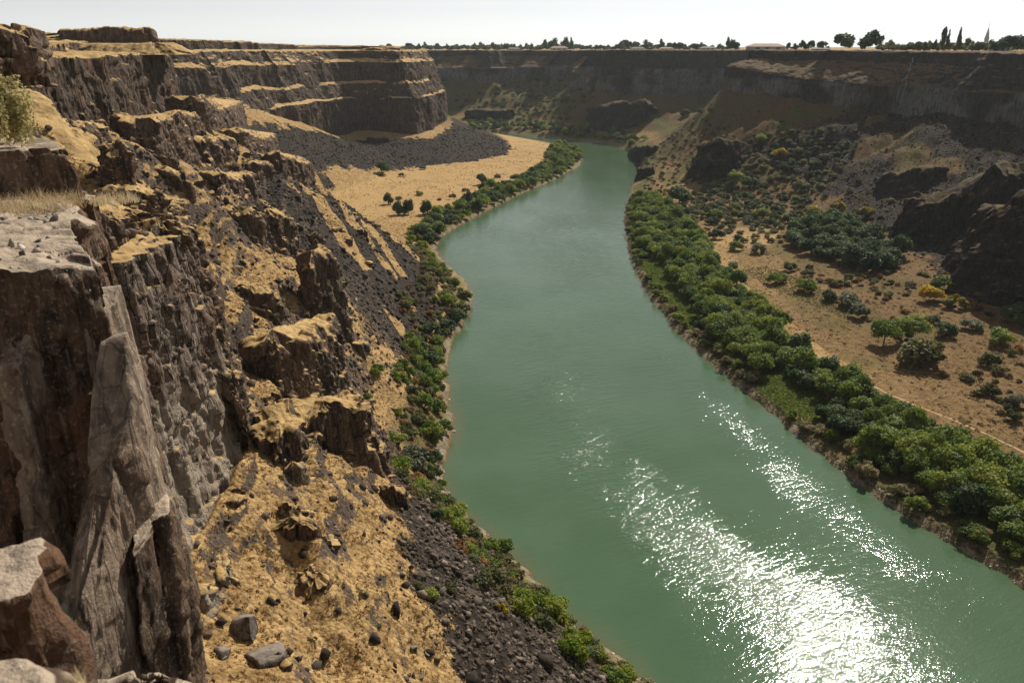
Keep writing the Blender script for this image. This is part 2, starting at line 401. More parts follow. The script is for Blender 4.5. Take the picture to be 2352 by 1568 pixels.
def height(X, Y):
    X = np.asarray(X, float); Y = np.asarray(Y, float)
    z = bil(Z0, X, Y) + slope_noise(X, Y)
    c = bil(can_f, X, Y) * bil(left_f, X, Y)
    for step, sx, thr, k in ((8.5, 60, -.25, 21), (3.2, 16, -.05, 22)):
        c2 = np.maximum(c, (X < 0) * (Y > 50) * (Y < 300) * 1.0)
        m = c2 * sstep(38, 60, z) * (1 - sstep(470, 560, Y)) * (1 if step > 5 else .25 + .75 * sstep(68, 84, z)) * sstep(thr, thr + .3, fbm(X / sx, Y / sx, octs=3, seed=200 + k))
        wz = (z + fbm(X / 24, Y / 24, octs=3, seed=210 + k) * step * 0.9) / step
        f = wz - np.floor(wz)
        zt = z + (0.75 * sstep(.7, .92, f) + 0.25 * f - f) * step
        z = z * (1 - m) + zt * m
    return z
def hit(u, v, tmax=3000):
    """where the sight line of print pixel (u, v) meets the ground"""
    d = ray(u, v); t = np.geomspace(15, tmax, 2500)
    P = np.array([0, 0, H]) + t[:, None] * d
    f = P[:, 2] - height(P[:, 0], P[:, 1])
    k = np.argmax(f < 0)
    if f[k] >= 0: return None
    if k == 0: return P[0]
    a = f[k - 1] / (f[k - 1] - f[k])
    p = P[k - 1] * (1 - a) + P[k] * a
    p[2] = float(height(p[0], p[1])); return p

def proj(P):
    P = np.asarray(P, float); c, s = math.cos(PITCH), math.sin(PITCH)
    d = P[..., 1] * c - (P[..., 2] - H) * s; q = -(P[..., 1] * s + (P[..., 2] - H) * c)
    return np.stack([CX + FPX * P[..., 0] / d, CY + FPX * q / d], -1), d

def in_px(poly, uv):
    return in_poly(np.array(poly, float), uv[..., 0], uv[..., 1])
# terrain: one polar sheet round the overlook, fine near and coarse far, out to the horizon
th = np.concatenate([np.linspace(R(-180), R(-44), 60)[:-1], np.linspace(R(-44), R(44), 1000), np.linspace(R(44), R(180), 60)[1:]])
rr = np.concatenate([np.geomspace(14, 1750, 1000), np.geomspace(1750, 7000, 24)[1:]])
TH, RR = np.meshgrid(th, rr, indexing='ij')
X = RR * np.sin(TH); Y = RR * np.cos(TH)
Z = height(X, Y)
Z = np.where(RR > 1700, np.maximum(Z, 0) * 0 + 123 + np.clip((RR - 1700) / 5300, 0, 1) * 5, Z)
outside = (X < GX0) | (X > GX1) | (Y < GY0) | (Y > GY1)
Z = np.where(outside & (RR <= 1700), 126.0, Z)
def region_attrs(X, Y):
    lf = bil(left_f, X, Y); c = bil(can_f, X, Y)
    dl = bil(dRL, X, Y); dr_ = bil(dRR, X, Y); dr = np.where(lf > .5, dl, dr_)
    z = height(X, Y)
    t = np.where(lf > .5, bil(tL, X, Y), bil(tR, X, Y))
    n = fbm(X / 30, Y / 60, octs=4, seed=71)
    # scree: stripes down the apron, the talus under the far wall, the pile near the river at the bottom
    sc_w = .87 * X + .5 * Y; sc_a = .5 * X - .87 * Y
    stripe = fbm(sc_a / 90, sc_w / 10, octs=3, seed=81)
    t = t + .05 * fbm(X / 9, Y / 9, octs=3, seed=83)
    thr = np.interp(Y, [640, 800, 900, 1000], [.64, .60, .50, .42])
    far_tal = sstep(thr, thr + .1, t) * sstep(620, 720, Y + 0.3 * X) * (1 - sstep(.86, .97, t))
    apron = sstep(250, 330, Y) * (1 - sstep(700, 800, Y)) * sstep(7, 13, z) * (1 - sstep(70, 82, z)) * sstep(-.3, -.02, stripe) * .95
    near_pile = (1 - sstep(160, 260, Y)) * sstep(8, 14, dl) * (1 - sstep(28, 50, dl + n * 26 + 9 * fbm(X / 7, Y / 7, octs=3, seed=84)))
    mid_pile = sstep(0.1, .3, n) * sstep(190, 230, Y) * (1 - sstep(380, 450, Y)) * sstep(6, 12, dl) * (1 - sstep(35, 48, dl))
    sL = np.maximum.reduce([far_tal, apron, near_pile, mid_pile]) * (lf > .5)
    sR = sstep(-.6, -.2, fbm(X / 45, Y / 45, octs=3, seed=91)) * sstep(.50, .63, t) * (1 - sstep(720, 800, Y)) * .9 * (lf <= .5)  # east scree: real dark rocks, spread further to stand in for the wall's shade
    scree = np.maximum(sL, sR) * c
    sand = np.where(lf > .5, sstep(560, 640, Y) * (1 - sstep(7, 9.5, z)) * sstep(8, 18, dr), 0) * c
    uv, _ = proj(np.stack([X, np.maximum(Y, 1.0), np.full(np.shape(X), 8.0)], -1))
    bare = in_px([(1610,548),(1668,520),(1800,520),(1770,560),(1690,570),(1712,640),(1800,712),(1905,795),(2010,850),(1960,860),(1850,805),(1760,742),(1680,668),(1640,610)], uv) & (lf <= .5)
    sand = np.maximum(sand, bare * (.38 + .45 * sstep(-.3, .2, n)) * c)
    shore = (1 - sstep(1.2, 3.6, dr)) * c
    green = np.where(lf > .5, (1 - sstep(6, 15, dr + n * 12)) * .8, np.maximum((1 - sstep(14, 32, dr)), sstep(-.05, .35, fbm(X / 26, Y / 26, octs=3, seed=101)) * (.5 + .5 * sstep(560, 700, Y)))) * c
    green = np.maximum(green, .85 * sstep(1150, 1260, Y) * sstep(-.35, 0, fbm(X / 40, Y / 40, octs=3, seed=103)) * c)
    brown = np.where(lf > .5, sstep(1050, 1250, Y), np.maximum(0.42 + 0.4 * sstep(40, 130, dr + n * 40), sstep(12, 24, z))) * c
    rocky = np.where(lf > .5, (1 - sstep(420, 520, Y)) * sstep(40, 70, z) * .6 - sstep(480, 560, Y) * .5, 0.1) * c
    return dict(scree=scree, sand=sand, shore=shore, green=green, brown=brown, rocky=rocky)
A = region_attrs(X, Y)
ter = link('ground', mesh_grid('ground', np.stack([X, Y, Z], -1), mat=M_ground, attrs=A, smooth=True, flip=True))
tag(ter, kind='structure')

# ------------------------------------------------------------------ river
kx = np.arange(-716, 420, 4.0); ky = np.arange(-156, 1500, 4.0)
WX, WY = np.meshgrid(kx, ky, indexing='ij')
wl_, wr_ = bil(dRL, WX, WY), bil(dRR, WX, WY); fr_ = wl_ / (wl_ + wr_ + 1e-6)
wn_ = fbm(WX / 18, WY / 38, octs=5, seed=601)
gust = 1.3 * np.exp(-((fr_ - .41 + wn_ * .08) / .13) ** 2) + .62 * np.exp(-((fr_ - .85 + wn_ * .05) / .075) ** 2)
gust = gust * (0.8 + .9 * fbm(WX / 7, WY / 12, octs=4, seed=603))
chop = np.clip(.08 + gust * (.31 - .0 * sstep(180, 330, WY)), 0.07, 1.0)
farw = sstep(250, 460, WY)
chop = chop * (1 - farw) + farw * (.19 + .14 * fbm(WX / 40, WY / 90, octs=3, seed=605))
shal = np.clip(1 - wl_ / (5 + 3 * wn_), 0, 1) * .8 + np.clip(1 - wr_ / 2.5, 0, 1) * .7
riv = link('river', mesh_grid('river', np.stack([WX, WY, np.zeros_like(WX)], -1), mat=M_water, attrs=dict(chop=chop, shallow=np.clip(shal, 0, 1))))
tag(riv, kind='structure')

# ------------------------------------------------------------------ basalt walls
def column_field(a, z, width, seed):
    """offset of jointed columns: a = metres along the wall, z = height"""
    a2 = a + fbm(a / 14, z / 25, octs=2, seed=seed) * 2.0
    k = np.floor(a2 / width)
    best = np.full(a.shape, 9.0); cid = np.zeros(a.shape)
    for dk in (-1, 0, 1):
        kk = k + dk
        c = (kk + 0.5 + (hash3(kk, kk * 0, kk * 0, seed) - .5) * .8) * width
        d = np.abs(a2 - c); m = d < best
        best = np.where(m, d, best); cid = np.where(m, kk, cid)
    seg = np.floor(z / (width * 2.2) + hash3(cid, cid * 0 + 3, cid * 0, seed) * 7)
    off = (hash3(cid, seg, cid * 0, seed + 1) - .5)
    bulge = 1 - np.clip(best / (width * .55), 0, 1) ** 2.5
    return off * 1.15 + bulge * 0.32

def wall_sheet(name, L, knots, mat, dsf, dzf, amp, colw, seed, i0=0, i1=None, lab=None, flip=False):
    """cliff swept along the wall feet. knots(point) -> list of (set-back, z)"""
    L = L[i0:i1]
    s = np.concatenate([[0], np.cumsum(np.linalg.norm(np.diff(L[:, :2], axis=0), axis=1))])
    ss = [0.0]
    while ss[-1] < s[-1]:
        p = np.array([np.interp(ss[-1], s, L[:, 0]), np.interp(ss[-1], s, L[:, 1])])
        ss.append(ss[-1] + max(0.35, dsf * np.hypot(*p)))
    ss = np.array(ss[:-1])
    Q = np.stack([np.interp(ss, s, L[:, k]) for k in range(L.shape[1])], 1)
    tg = np.stack([np.interp(ss, s, np.gradient(L[:, 0])), np.interp(ss, s, np.gradient(L[:, 1]))], 1)
    for _ in range(6): tg[1:-1] = (tg[:-2] + tg[1:-1] * 2 + tg[2:]) / 4
    tg /= np.linalg.norm(tg, axis=1)[:, None]
    nrm = np.stack([-tg[:, 1], tg[:, 0]], 1) * (-1 if flip else 1)      # away from the canyon
    K = np.array([knots(q, i, x) for i, (q, x) in enumerate(zip(Q, ss))])       # (n, m, 2)
    # same number of rows for every station
    m = K.shape[1]; med = np.median(np.abs(np.diff(K, axis=1)), axis=0)
    rows = [0]; fr = []
    for k in range(m - 1):
        n = max(2, int(math.ceil(np.percentile(np.hypot(np.diff(K[:, k:k + 2, 0], axis=1), np.diff(K[:, k:k + 2, 1], axis=1)), 80) / dzf)))
        fr += [(k, i / n) for i in range(n)]
    fr.append((m - 2, 1.0))
    off = np.stack([K[:, k, 0] * (1 - f) + K[:, k + 1, 0] * f for k, f in fr], 1)
    zz = np.stack([K[:, k, 1] * (1 - f) + K[:, k + 1, 1] * f for k, f in fr], 1)
    S = np.repeat(ss[:, None], zz.shape[1], 1)
    st = np.gradient(zz, axis=1) ** 2; st = st / (st + np.gradient(off, axis=1) ** 2 + 1e-6)     # 1 on the faces
    far = np.hypot(Q[:, 0], Q[:, 1])[:, None]
    cw = colw
    d = column_field(S, zz, cw, seed) * amp + column_field(S + 50, zz, cw * 3.7, seed + 7) * amp * 1.2
    d = d * (0.25 + 0.75 * st)
    X = Q[:, 0][:, None] + nrm[:, 0][:, None] * off; Y = Q[:, 1][:, None] + nrm[:, 1][:, None] * off
    d = d + fbm(X / 16, Y / 16, zz / 16, octs=4, seed=seed + 3) * amp * 2.0 + cells(X / (1.25 * colw), Y / (1.25 * colw), zz / (2 * colw), seed + 5) * amp * .9 + cells(X / (.5 * colw), Y / (.5 * colw), zz / (.7 * colw), seed + 15) * amp * .35 + cells(X / 9, Y / 9, zz / 13, seed + 6) * amp * 1.6
    edge = sstep(0, 3, np.arange(zz.shape[1]))[None, :]
    X = X - nrm[:, 0][:, None] * d * edge; Y = Y - nrm[:, 1][:, None] * d * edge
    Zo = zz + (1 - st) * fbm(X / 4, Y / 4, octs=3, seed=seed + 8) * min(1.2, amp)
    ob = link(name, mesh_grid(name, np.stack([X, Y, Zo], -1), mat=mat, smooth=False, flip=not flip))
    return tag(ob, kind='structure')

def knotsL(q, i, s):
    x, y, zb, zr, k, zt = q
    n1 = float(vnoise(s / 35, 0.5, seed=3)); n2 = float(vnoise(s / 28, 7.5, seed=4)); n3 = float(vnoise(s / 40, 3.5, seed=6))
    n4 = float(vnoise(s / 11, 9.5, seed=6))
    kk = k; k = k * (0.12 + 0.88 * float(sstep(470, 560, np.array(y))))
    K = [(-2, -6 + zb), (0, zb), (1.5, 71 + n1 * 2), (1.5 + max(.4, 3.5 + n1 * 5 + n4 * 2) * k, 73 + n1 * 3), (3 + 8.5 * k, 87 + n2 * 4 + n4), (3 + (11.5 + n2 * 5 + n4 * 1.5) * k, 90 + n2 * 4 + n4), (4.5 + 15 * k, 112 + n3 * 2),
         (4.5 + (20 + n3 * 6 + n4 * 2) * k, 115.5 + n3 * 3 + n4), (5.5 + 26 * k, zr + n4 * .4), (5.5 + 50 * kk, zr + 1 + n2 * .5), (6.5 + 51 * kk, max(zt - .6, zr + 1.2) + n4 * .8), (12 + 60 * kk, zt + .3), (20 + 64 * kk, zt - 1)]
    if y < 152: K[9:] = [(7.0, zr + .6 + n4), (8.0, zr + 1.0 + n4), (9.5, zr + .6), (12.5, zr - 5)]
    r = []; zprev = -99
    for j, (o, z) in enumerate(K):
        if 1 < j < 8: z = min(max(z, zb + 0.05 * j), zr - .3 + .02 * j)
        r.append((o, z))
    return r
def idx(L, x, y): return int(np.argmin((L[:, 0] - x) ** 2 + (L[:, 1] - y) ** 2))
a0 = idx(wLs, -62, 148)
wall_sheet('buttress_wall', wLs, knotsL, M_rubble, 0.0018, 0.28, 0.8, 1.7, 320, idx(wLs, -16, 28), a0 + 4)
wall_sheet('west_canyon_wall', wLs, knotsL, M_rock_wall, 0.0016, 0.9, 1.0, 2.6, 300, a0, None)

def knotsR(q, i, s):
    x, y, zb, zr, k = q
    n1 = float(vnoise(s / 35, 0.5, seed=13)); n2 = float(vnoise(s / 28, 7.5, seed=14)); n4 = float(vnoise(s / 12, 9.5, seed=16))
    bench = float(sstep(640, 800, np.array(y))) * (1 - float(sstep(1100, 1200, np.array(y)))) + 1.1 * float(sstep(1150, 1250, np.array(y))) * float(sstep(-.1, .35, vnoise(s / 60, 2.5, seed=19)))
    zg = min(zb + 22 + n1 * 3, zr - 16)
    return [(-3, zb - 8), (0, zb), (2.5, zg), ((6 + 3 * n1) * k, zg + 2), ((14 + 16 * bench) * k, zr - 9 + n2 * 2), ((17 + 17 * bench) * k, zr + n4 * .5), (36 * k, zr + .6), (46 * k, zr + .8), (54 * k, zr - 1)]
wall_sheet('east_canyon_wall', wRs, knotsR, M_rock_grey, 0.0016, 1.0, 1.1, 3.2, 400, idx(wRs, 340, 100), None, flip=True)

# ------------------------------------------------------------------ outcrops, bluffs and blocks of basalt
def rock_sheet(name, per, inner, zbot, ztop, mat, batter=.1, amp=.6, colw=1.8, seed=1, res=None, rough=1.0, ztop_in=None):
    """closed block: per (n,2) outline, inner (n,2) where the top rings shrink to, zbot/ztop (n,) foot and brow"""
    n0 = len(per)
    P = np.vstack([per, per[:1]]); I = np.vstack([inner, inner[:1]]); B = np.append(zbot, zbot[0]); T = np.append(ztop, ztop[0])
    s = np.concatenate([[0], np.cumsum(np.linalg.norm(np.diff(P, axis=0), axis=1))])
    dist = np.hypot(*per.mean(0)); ds = res or max(.06, 0.0017 * dist)
    n = int(np.clip(s[-1] / ds, 40, 900)); ss = np.linspace(0, s[-1], n, endpoint=False)
    f = lambda A: np.interp(ss, s, A)
    px, py, ix, iy, b, t = f(P[:, 0]), f(P[:, 1]), f(I[:, 0]), f(I[:, 1]), f(B), f(T)
    ti = t if ztop_in is None else f(np.append(ztop_in, ztop_in[0]))
    nz_ = int(np.clip((t - b).max() / ds, 12, 260)); nr = int(np.clip(np.hypot(px - ix, py - iy).max() / ds / 1.3, 8, 120))
    ox, oy = px - ix, py - iy; L = np.hypot(ox, oy) + 1e-6; ox, oy = ox / L, oy / L
    fz = np.linspace(0, 1, nz_)
    Zw = b[:, None] + (t - b)[:, None] * fz[None]
    bat = (t[:, None] - Zw) * batter
    S = np.repeat(ss[:, None], nz_, 1)
    # close the pattern round the outline
    col_ = column_field(S, Zw, colw, seed) * amp + column_field(S + 31, Zw, colw * 3.3, seed + 5) * amp * 1.3
    wx, wy = px[:, None] + ox[:, None] * bat, py[:, None] + oy[:, None] * bat
    nn = fbm(wx / (colw * 4), wy / (colw * 4), Zw / (colw * 5), octs=3, seed=seed + 2) * amp * 1.5 * rough
    nf = cells(wx / (colw * .9), wy / (colw * .9), Zw / (colw * 1.7), seed + 4) * amp * 1.25 * rough + cells(wx / (colw * .38), wy / (colw * .38), Zw / (colw * .6), seed + 6) * amp * .5 * rough
    nf = nf + cells(wx / (colw * 3.1), wy / (colw * 3.1), Zw / (colw * 4.5), seed + 7) * amp * 1.8 * rough
    brow = np.clip((1 - fz) * nz_ / 3.0, 0, 1)[None] * .6 + .4
    d = (col_ + nn + nf) * brow - amp * .6 * (fz[None] > 0.93) * sstep(.93, 1, fz[None])
    d = d - amp * 1.0
    wx = wx + ox[:, None] * d; wy = wy + oy[:, None] * d
    jag = column_field(ss, ss * 0 + 3.0, colw, seed) * amp * .9
    Zw = Zw + (jag[:, None] * .7 + fbm(wx / colw, wy / colw, octs=3, seed=seed + 9) * amp * .6) * rough * fz[None] ** 3
    fr = np.linspace(0, 1, nr + 1)[1:]
    tx = wx[:, -1:] * (1 - fr) + ix[:, None] * fr; ty = wy[:, -1:] * (1 - fr) + iy[:, None] * fr
    tz0 = Zw[:, -1:] * (1 - sstep(0, .35, fr)) + (t[:, None] * (1 - fr) + ti[:, None] * fr) * sstep(0, .35, fr)
    tz = tz0 + (fbm(tx / (colw * 1.6), ty / (colw * 1.6), octs=4, seed=seed + 12) * amp * .7 + cells(tx / colw, ty / colw, tz0 / colw, seed + 13) * amp * .5) * sstep(0, .2, fr)
    G = np.stack([np.hstack([wx, tx]), np.hstack([wy, ty]), np.hstack([Zw, tz])], -1)
    # the outline runs counter-clockwise or not: keep faces outward
    area = 0.5 * np.sum(px * np.roll(py, -1) - py * np.roll(px, -1))
    return mesh_grid(name, G, closed=True, mat=mat, flip=area < 0)

def capsule(axis, w, n_end=7):
    """outline and matching inner points round an axis polyline with half-widths w"""
    axis = np.asarray(axis, float); w = np.asarray(w, float)
    tg = np.gradient(axis[:, :2], axis=0); tg /= np.linalg.norm(tg, axis=1)[:, None]; nm = np.stack([-tg[:, 1], tg[:, 0]], 1)
    out = []; inn = []; zz = []
    m = len(axis)
    for i in range(m): out.append(axis[i, :2] + nm[i] * w[i]); inn.append(axis[i])
    for a in np.linspace(math.pi / 2, -math.pi / 2, n_end + 2)[1:-1]:
        out.append(axis[-1, :2] + (tg[-1] * math.cos(a) + nm[-1] * math.sin(a)) * w[-1]); inn.append(axis[-1])
    for i in range(m - 1, -1, -1): out.append(axis[i, :2] - nm[i] * w[i]); inn.append(axis[i])
    for a in np.linspace(-math.pi / 2, -3 * math.pi / 2, n_end + 2)[1:-1]:
        out.append(axis[0, :2] + (tg[0] * math.cos(a) + nm[0] * math.sin(a)) * w[0]); inn.append(axis[0])
    out = np.array(out); inn = np.array(inn)
    return out, inn

def fin(feet, mat, label, seed, amp=.7, colw=2.0, batter=.16, name='rock_outcrop', cat='rock outcrop', group=None, rough=1.3, sink=6):
    """rocky rib: feet = [(u, v of the foot, v of the crest, half-width)] along the foot that faces the overlook; the rib stands behind that line"""
    ax = []; ws = []
    for u, v, h, wd in feet:
        p = hit(u, v)
        d = ray(u, v); d = d[:2] / np.linalg.norm(d[:2])
        q = p[:2] + d * wd
        e = ray(u, h); z = H + np.hypot(*q) * e[2] / np.hypot(e[0], e[1])
        ax.append((q[0], q[1], max(z, p[2] + 1.5))); ws.append(wd)
    ax = np.array(ax); ws = np.array(ws)
    seg = np.concatenate([[0], np.cumsum(np.linalg.norm(np.diff(ax[:, :2], axis=0), axis=1))]); Lt = seg[-1]
    ws = np.minimum(ws, .27 * Lt + .5)
    q0, q1 = min(ws[0] + amp, .42 * Lt), Lt - min(ws[-1] + amp, .42 * Lt)
    at = np.unique(np.concatenate([[q0], seg[(seg > q0) & (seg < q1)], [q1]]))
    ws = np.interp(at, seg, ws); ax = np.stack([np.interp(at, seg, ax[:, k]) for k in range(3)], 1)
    A = np.array([[np.interp(t, np.arange(len(ax)), ax[:, k]) for k in range(3)] for t in np.linspace(0, len(ax) - 1, max(2, len(ax) * 3 - 2))])
    W = np.interp(np.linspace(0, len(ax) - 1, len(A)), np.arange(len(ax)), ws)
    per, inn = capsule(A, W)
    per = per + np.stack([fbm(per[:, 0] / 7, per[:, 1] / 7, octs=3, seed=seed), fbm(per[:, 0] / 7 + 9, per[:, 1] / 7, octs=3, seed=seed + 1)], 1) * W.mean() * .5
    hh = np.maximum(inn[:, 2] - height(inn[:, 0], inn[:, 1]), 2)
    zt = inn[:, 2] - .10 * hh + fbm(per[:, 0] / 6, per[:, 1] / 6, octs=3, seed=seed + 3) * (1.0 + .22 * hh)
    zb = np.minimum(height(per[:, 0], per[:, 1]) - sink, zt - 2)
    me = rock_sheet(name, per, inn[:, :2], zb, zt, mat, batter, amp, colw, seed, rough=rough, ztop_in=inn[:, 2])
    return tag(link(name, me), label, cat, group)

def block(outline, ztop, zbot, mat, label, seed, amp=.25, colw=1.0, batter=.08, name='rock_outcrop', cat='rock outcrop', res=None, rough=1.0, group=None):
    """block whose brow is given by print pixels at height ztop (one height or one per point)"""
    zt = np.full(len(outline), float(ztop)) if np.isscalar(ztop) else np.array(ztop, float)
    P = np.array([un(*q, z) if len(q) == 2 else q for q, z in zip(outline, zt)], float)
    dense = []
    m = len(P)
    for i in range(m):
        for f in (0, .25, .5, .75): dense.append(P[i] * (1 - f) + P[(i + 1) % m] * f)
    D = np.array(dense)
    c = D[:, :2].mean(0)
    me = rock_sheet(name, D[:, :2], np.repeat(c[None], len(D), 0), np.full(len(D), float(zbot)), D[:, 2], mat, batter, amp, colw, seed, res=res, rough=rough, ztop_in=np.full(len(D), D[:, 2].mean()))
    return tag(link(name, me), label, cat, group)

# overlook: the stepped ledges beside the camera
block([(-900,440),(60,440),(150,452),(190,470),(207,560),(222,612),(120,628),(0,640),(-900,665)], 126.3, 108, M_rock_near, 'flat sunlit ledge of pale dusty rock with tall dark columns below its brow', 501, amp=.17, colw=.5, batter=.03, rough=.9, name='rock_ledge', cat='rock ledge')
block([(-900,308),(90,312),(165,322),(178,340),(60,348),(-900,352)], 127.5, 112, M_rock_near, 'dark rock step behind the pale dusty ledge, under the big sagebrush', 502, rough=.5, name='rock_ledge', cat='rock ledge')
block([(-7.72,13.5,125.2),(-7.48,14.6,125.4),(-7.7,15.2,125.6),(-8.3,15.0,125.6),(-8.2,14.2,125.3),(-7.98,13.6,125.1)], 125.3, 104, M_rock_pale, 'tall slender basalt pillar with a pale lichen face at the end of the ledge', 503, batter=.04, amp=.06, colw=.8, rough=.8, name='rock_spire', cat='rock spire')
block([(-900,1235),(30,1246),(100,1240),(135,1275),(142,1330),(118,1368),(80,1382),(30,1405),(-900,1490)], 126.9, 118, M_rock_near, 'low dusty shelf of rock at the foot of the dark columns', 504, amp=.07, colw=.4, batter=.02, rough=1.5, name='rock_ledge', cat='rock ledge')
block([(-900,1490),(60,1490),(125,1515),(150,1600),(120,1800),(-900,1850)], 127.3, 118, M_rock_near, 'lowest pale rock shelf, right under the overlook', 505, amp=.07, colw=.5, batter=.03, rough=1.1, name='rock_ledge', cat='rock ledge')
block([(285,1548),(330,1530),(410,1535),(470,1575),(480,1660),(260,1680)], 124.6, 106, M_rock_near, 'cracked grey rock top at the foot of the slender pillar', 506, amp=.2, colw=1.0, rough=1.2, name='rock_ledge', cat='rock ledge')

block([(-8.5,12.75,124.8),(-8.4,13.5,125.2),(-9.1,13.5,125.2),(-9.0,12.75,124.8)], 125, 104, M_rock_pale, 'thin pale rib of rock running down the dark columns', 508, batter=.03, amp=.07, colw=.4, rough=1.0, name='rock_spire', cat='rock spire')
P5 = [(-7.1,10.3),(-6.62,12.8),(-7.0,13.8),(-7.45,13.6),(-7.5,10.7)]
block([(x, y, z) for (x, y), z in zip(P5, (121.2,123.9,125.1,125.0,121.3))], [121.2,123.9,125.1,125.0,121.3], 102, M_rock_pale, 'broad pale lichen covered buttress flaring out below the slender pillar', 507, batter=.03, amp=.085, colw=.45, rough=1.4, name='rock_spire', cat='rock spire')
block([(-6.68,11.7,121.6),(-6.28,12.9,121.9),(-6.6,13.4,122.0),(-7.0,12.3,121.8)], [121.6,121.9,122.0,121.8], 101, M_rock_near, 'broken brown column end leaning on the broad pale buttress', 509, batter=.03, amp=.09, colw=.4, rough=1.3, name='rock_spire', cat='rock spire')
block([(-7.62,10.4,120.6),(-7.1,10.05,120.3),(-6.95,11.0,120.8),(-7.5,11.5,121.0)], [120.6,120.3,120.8,121.0], 101, M_rock_pale, 'low split column in front of the broad pale buttress', 510, batter=.03, amp=.09, colw=.35, rough=1.4, name='rock_spire', cat='rock spire')
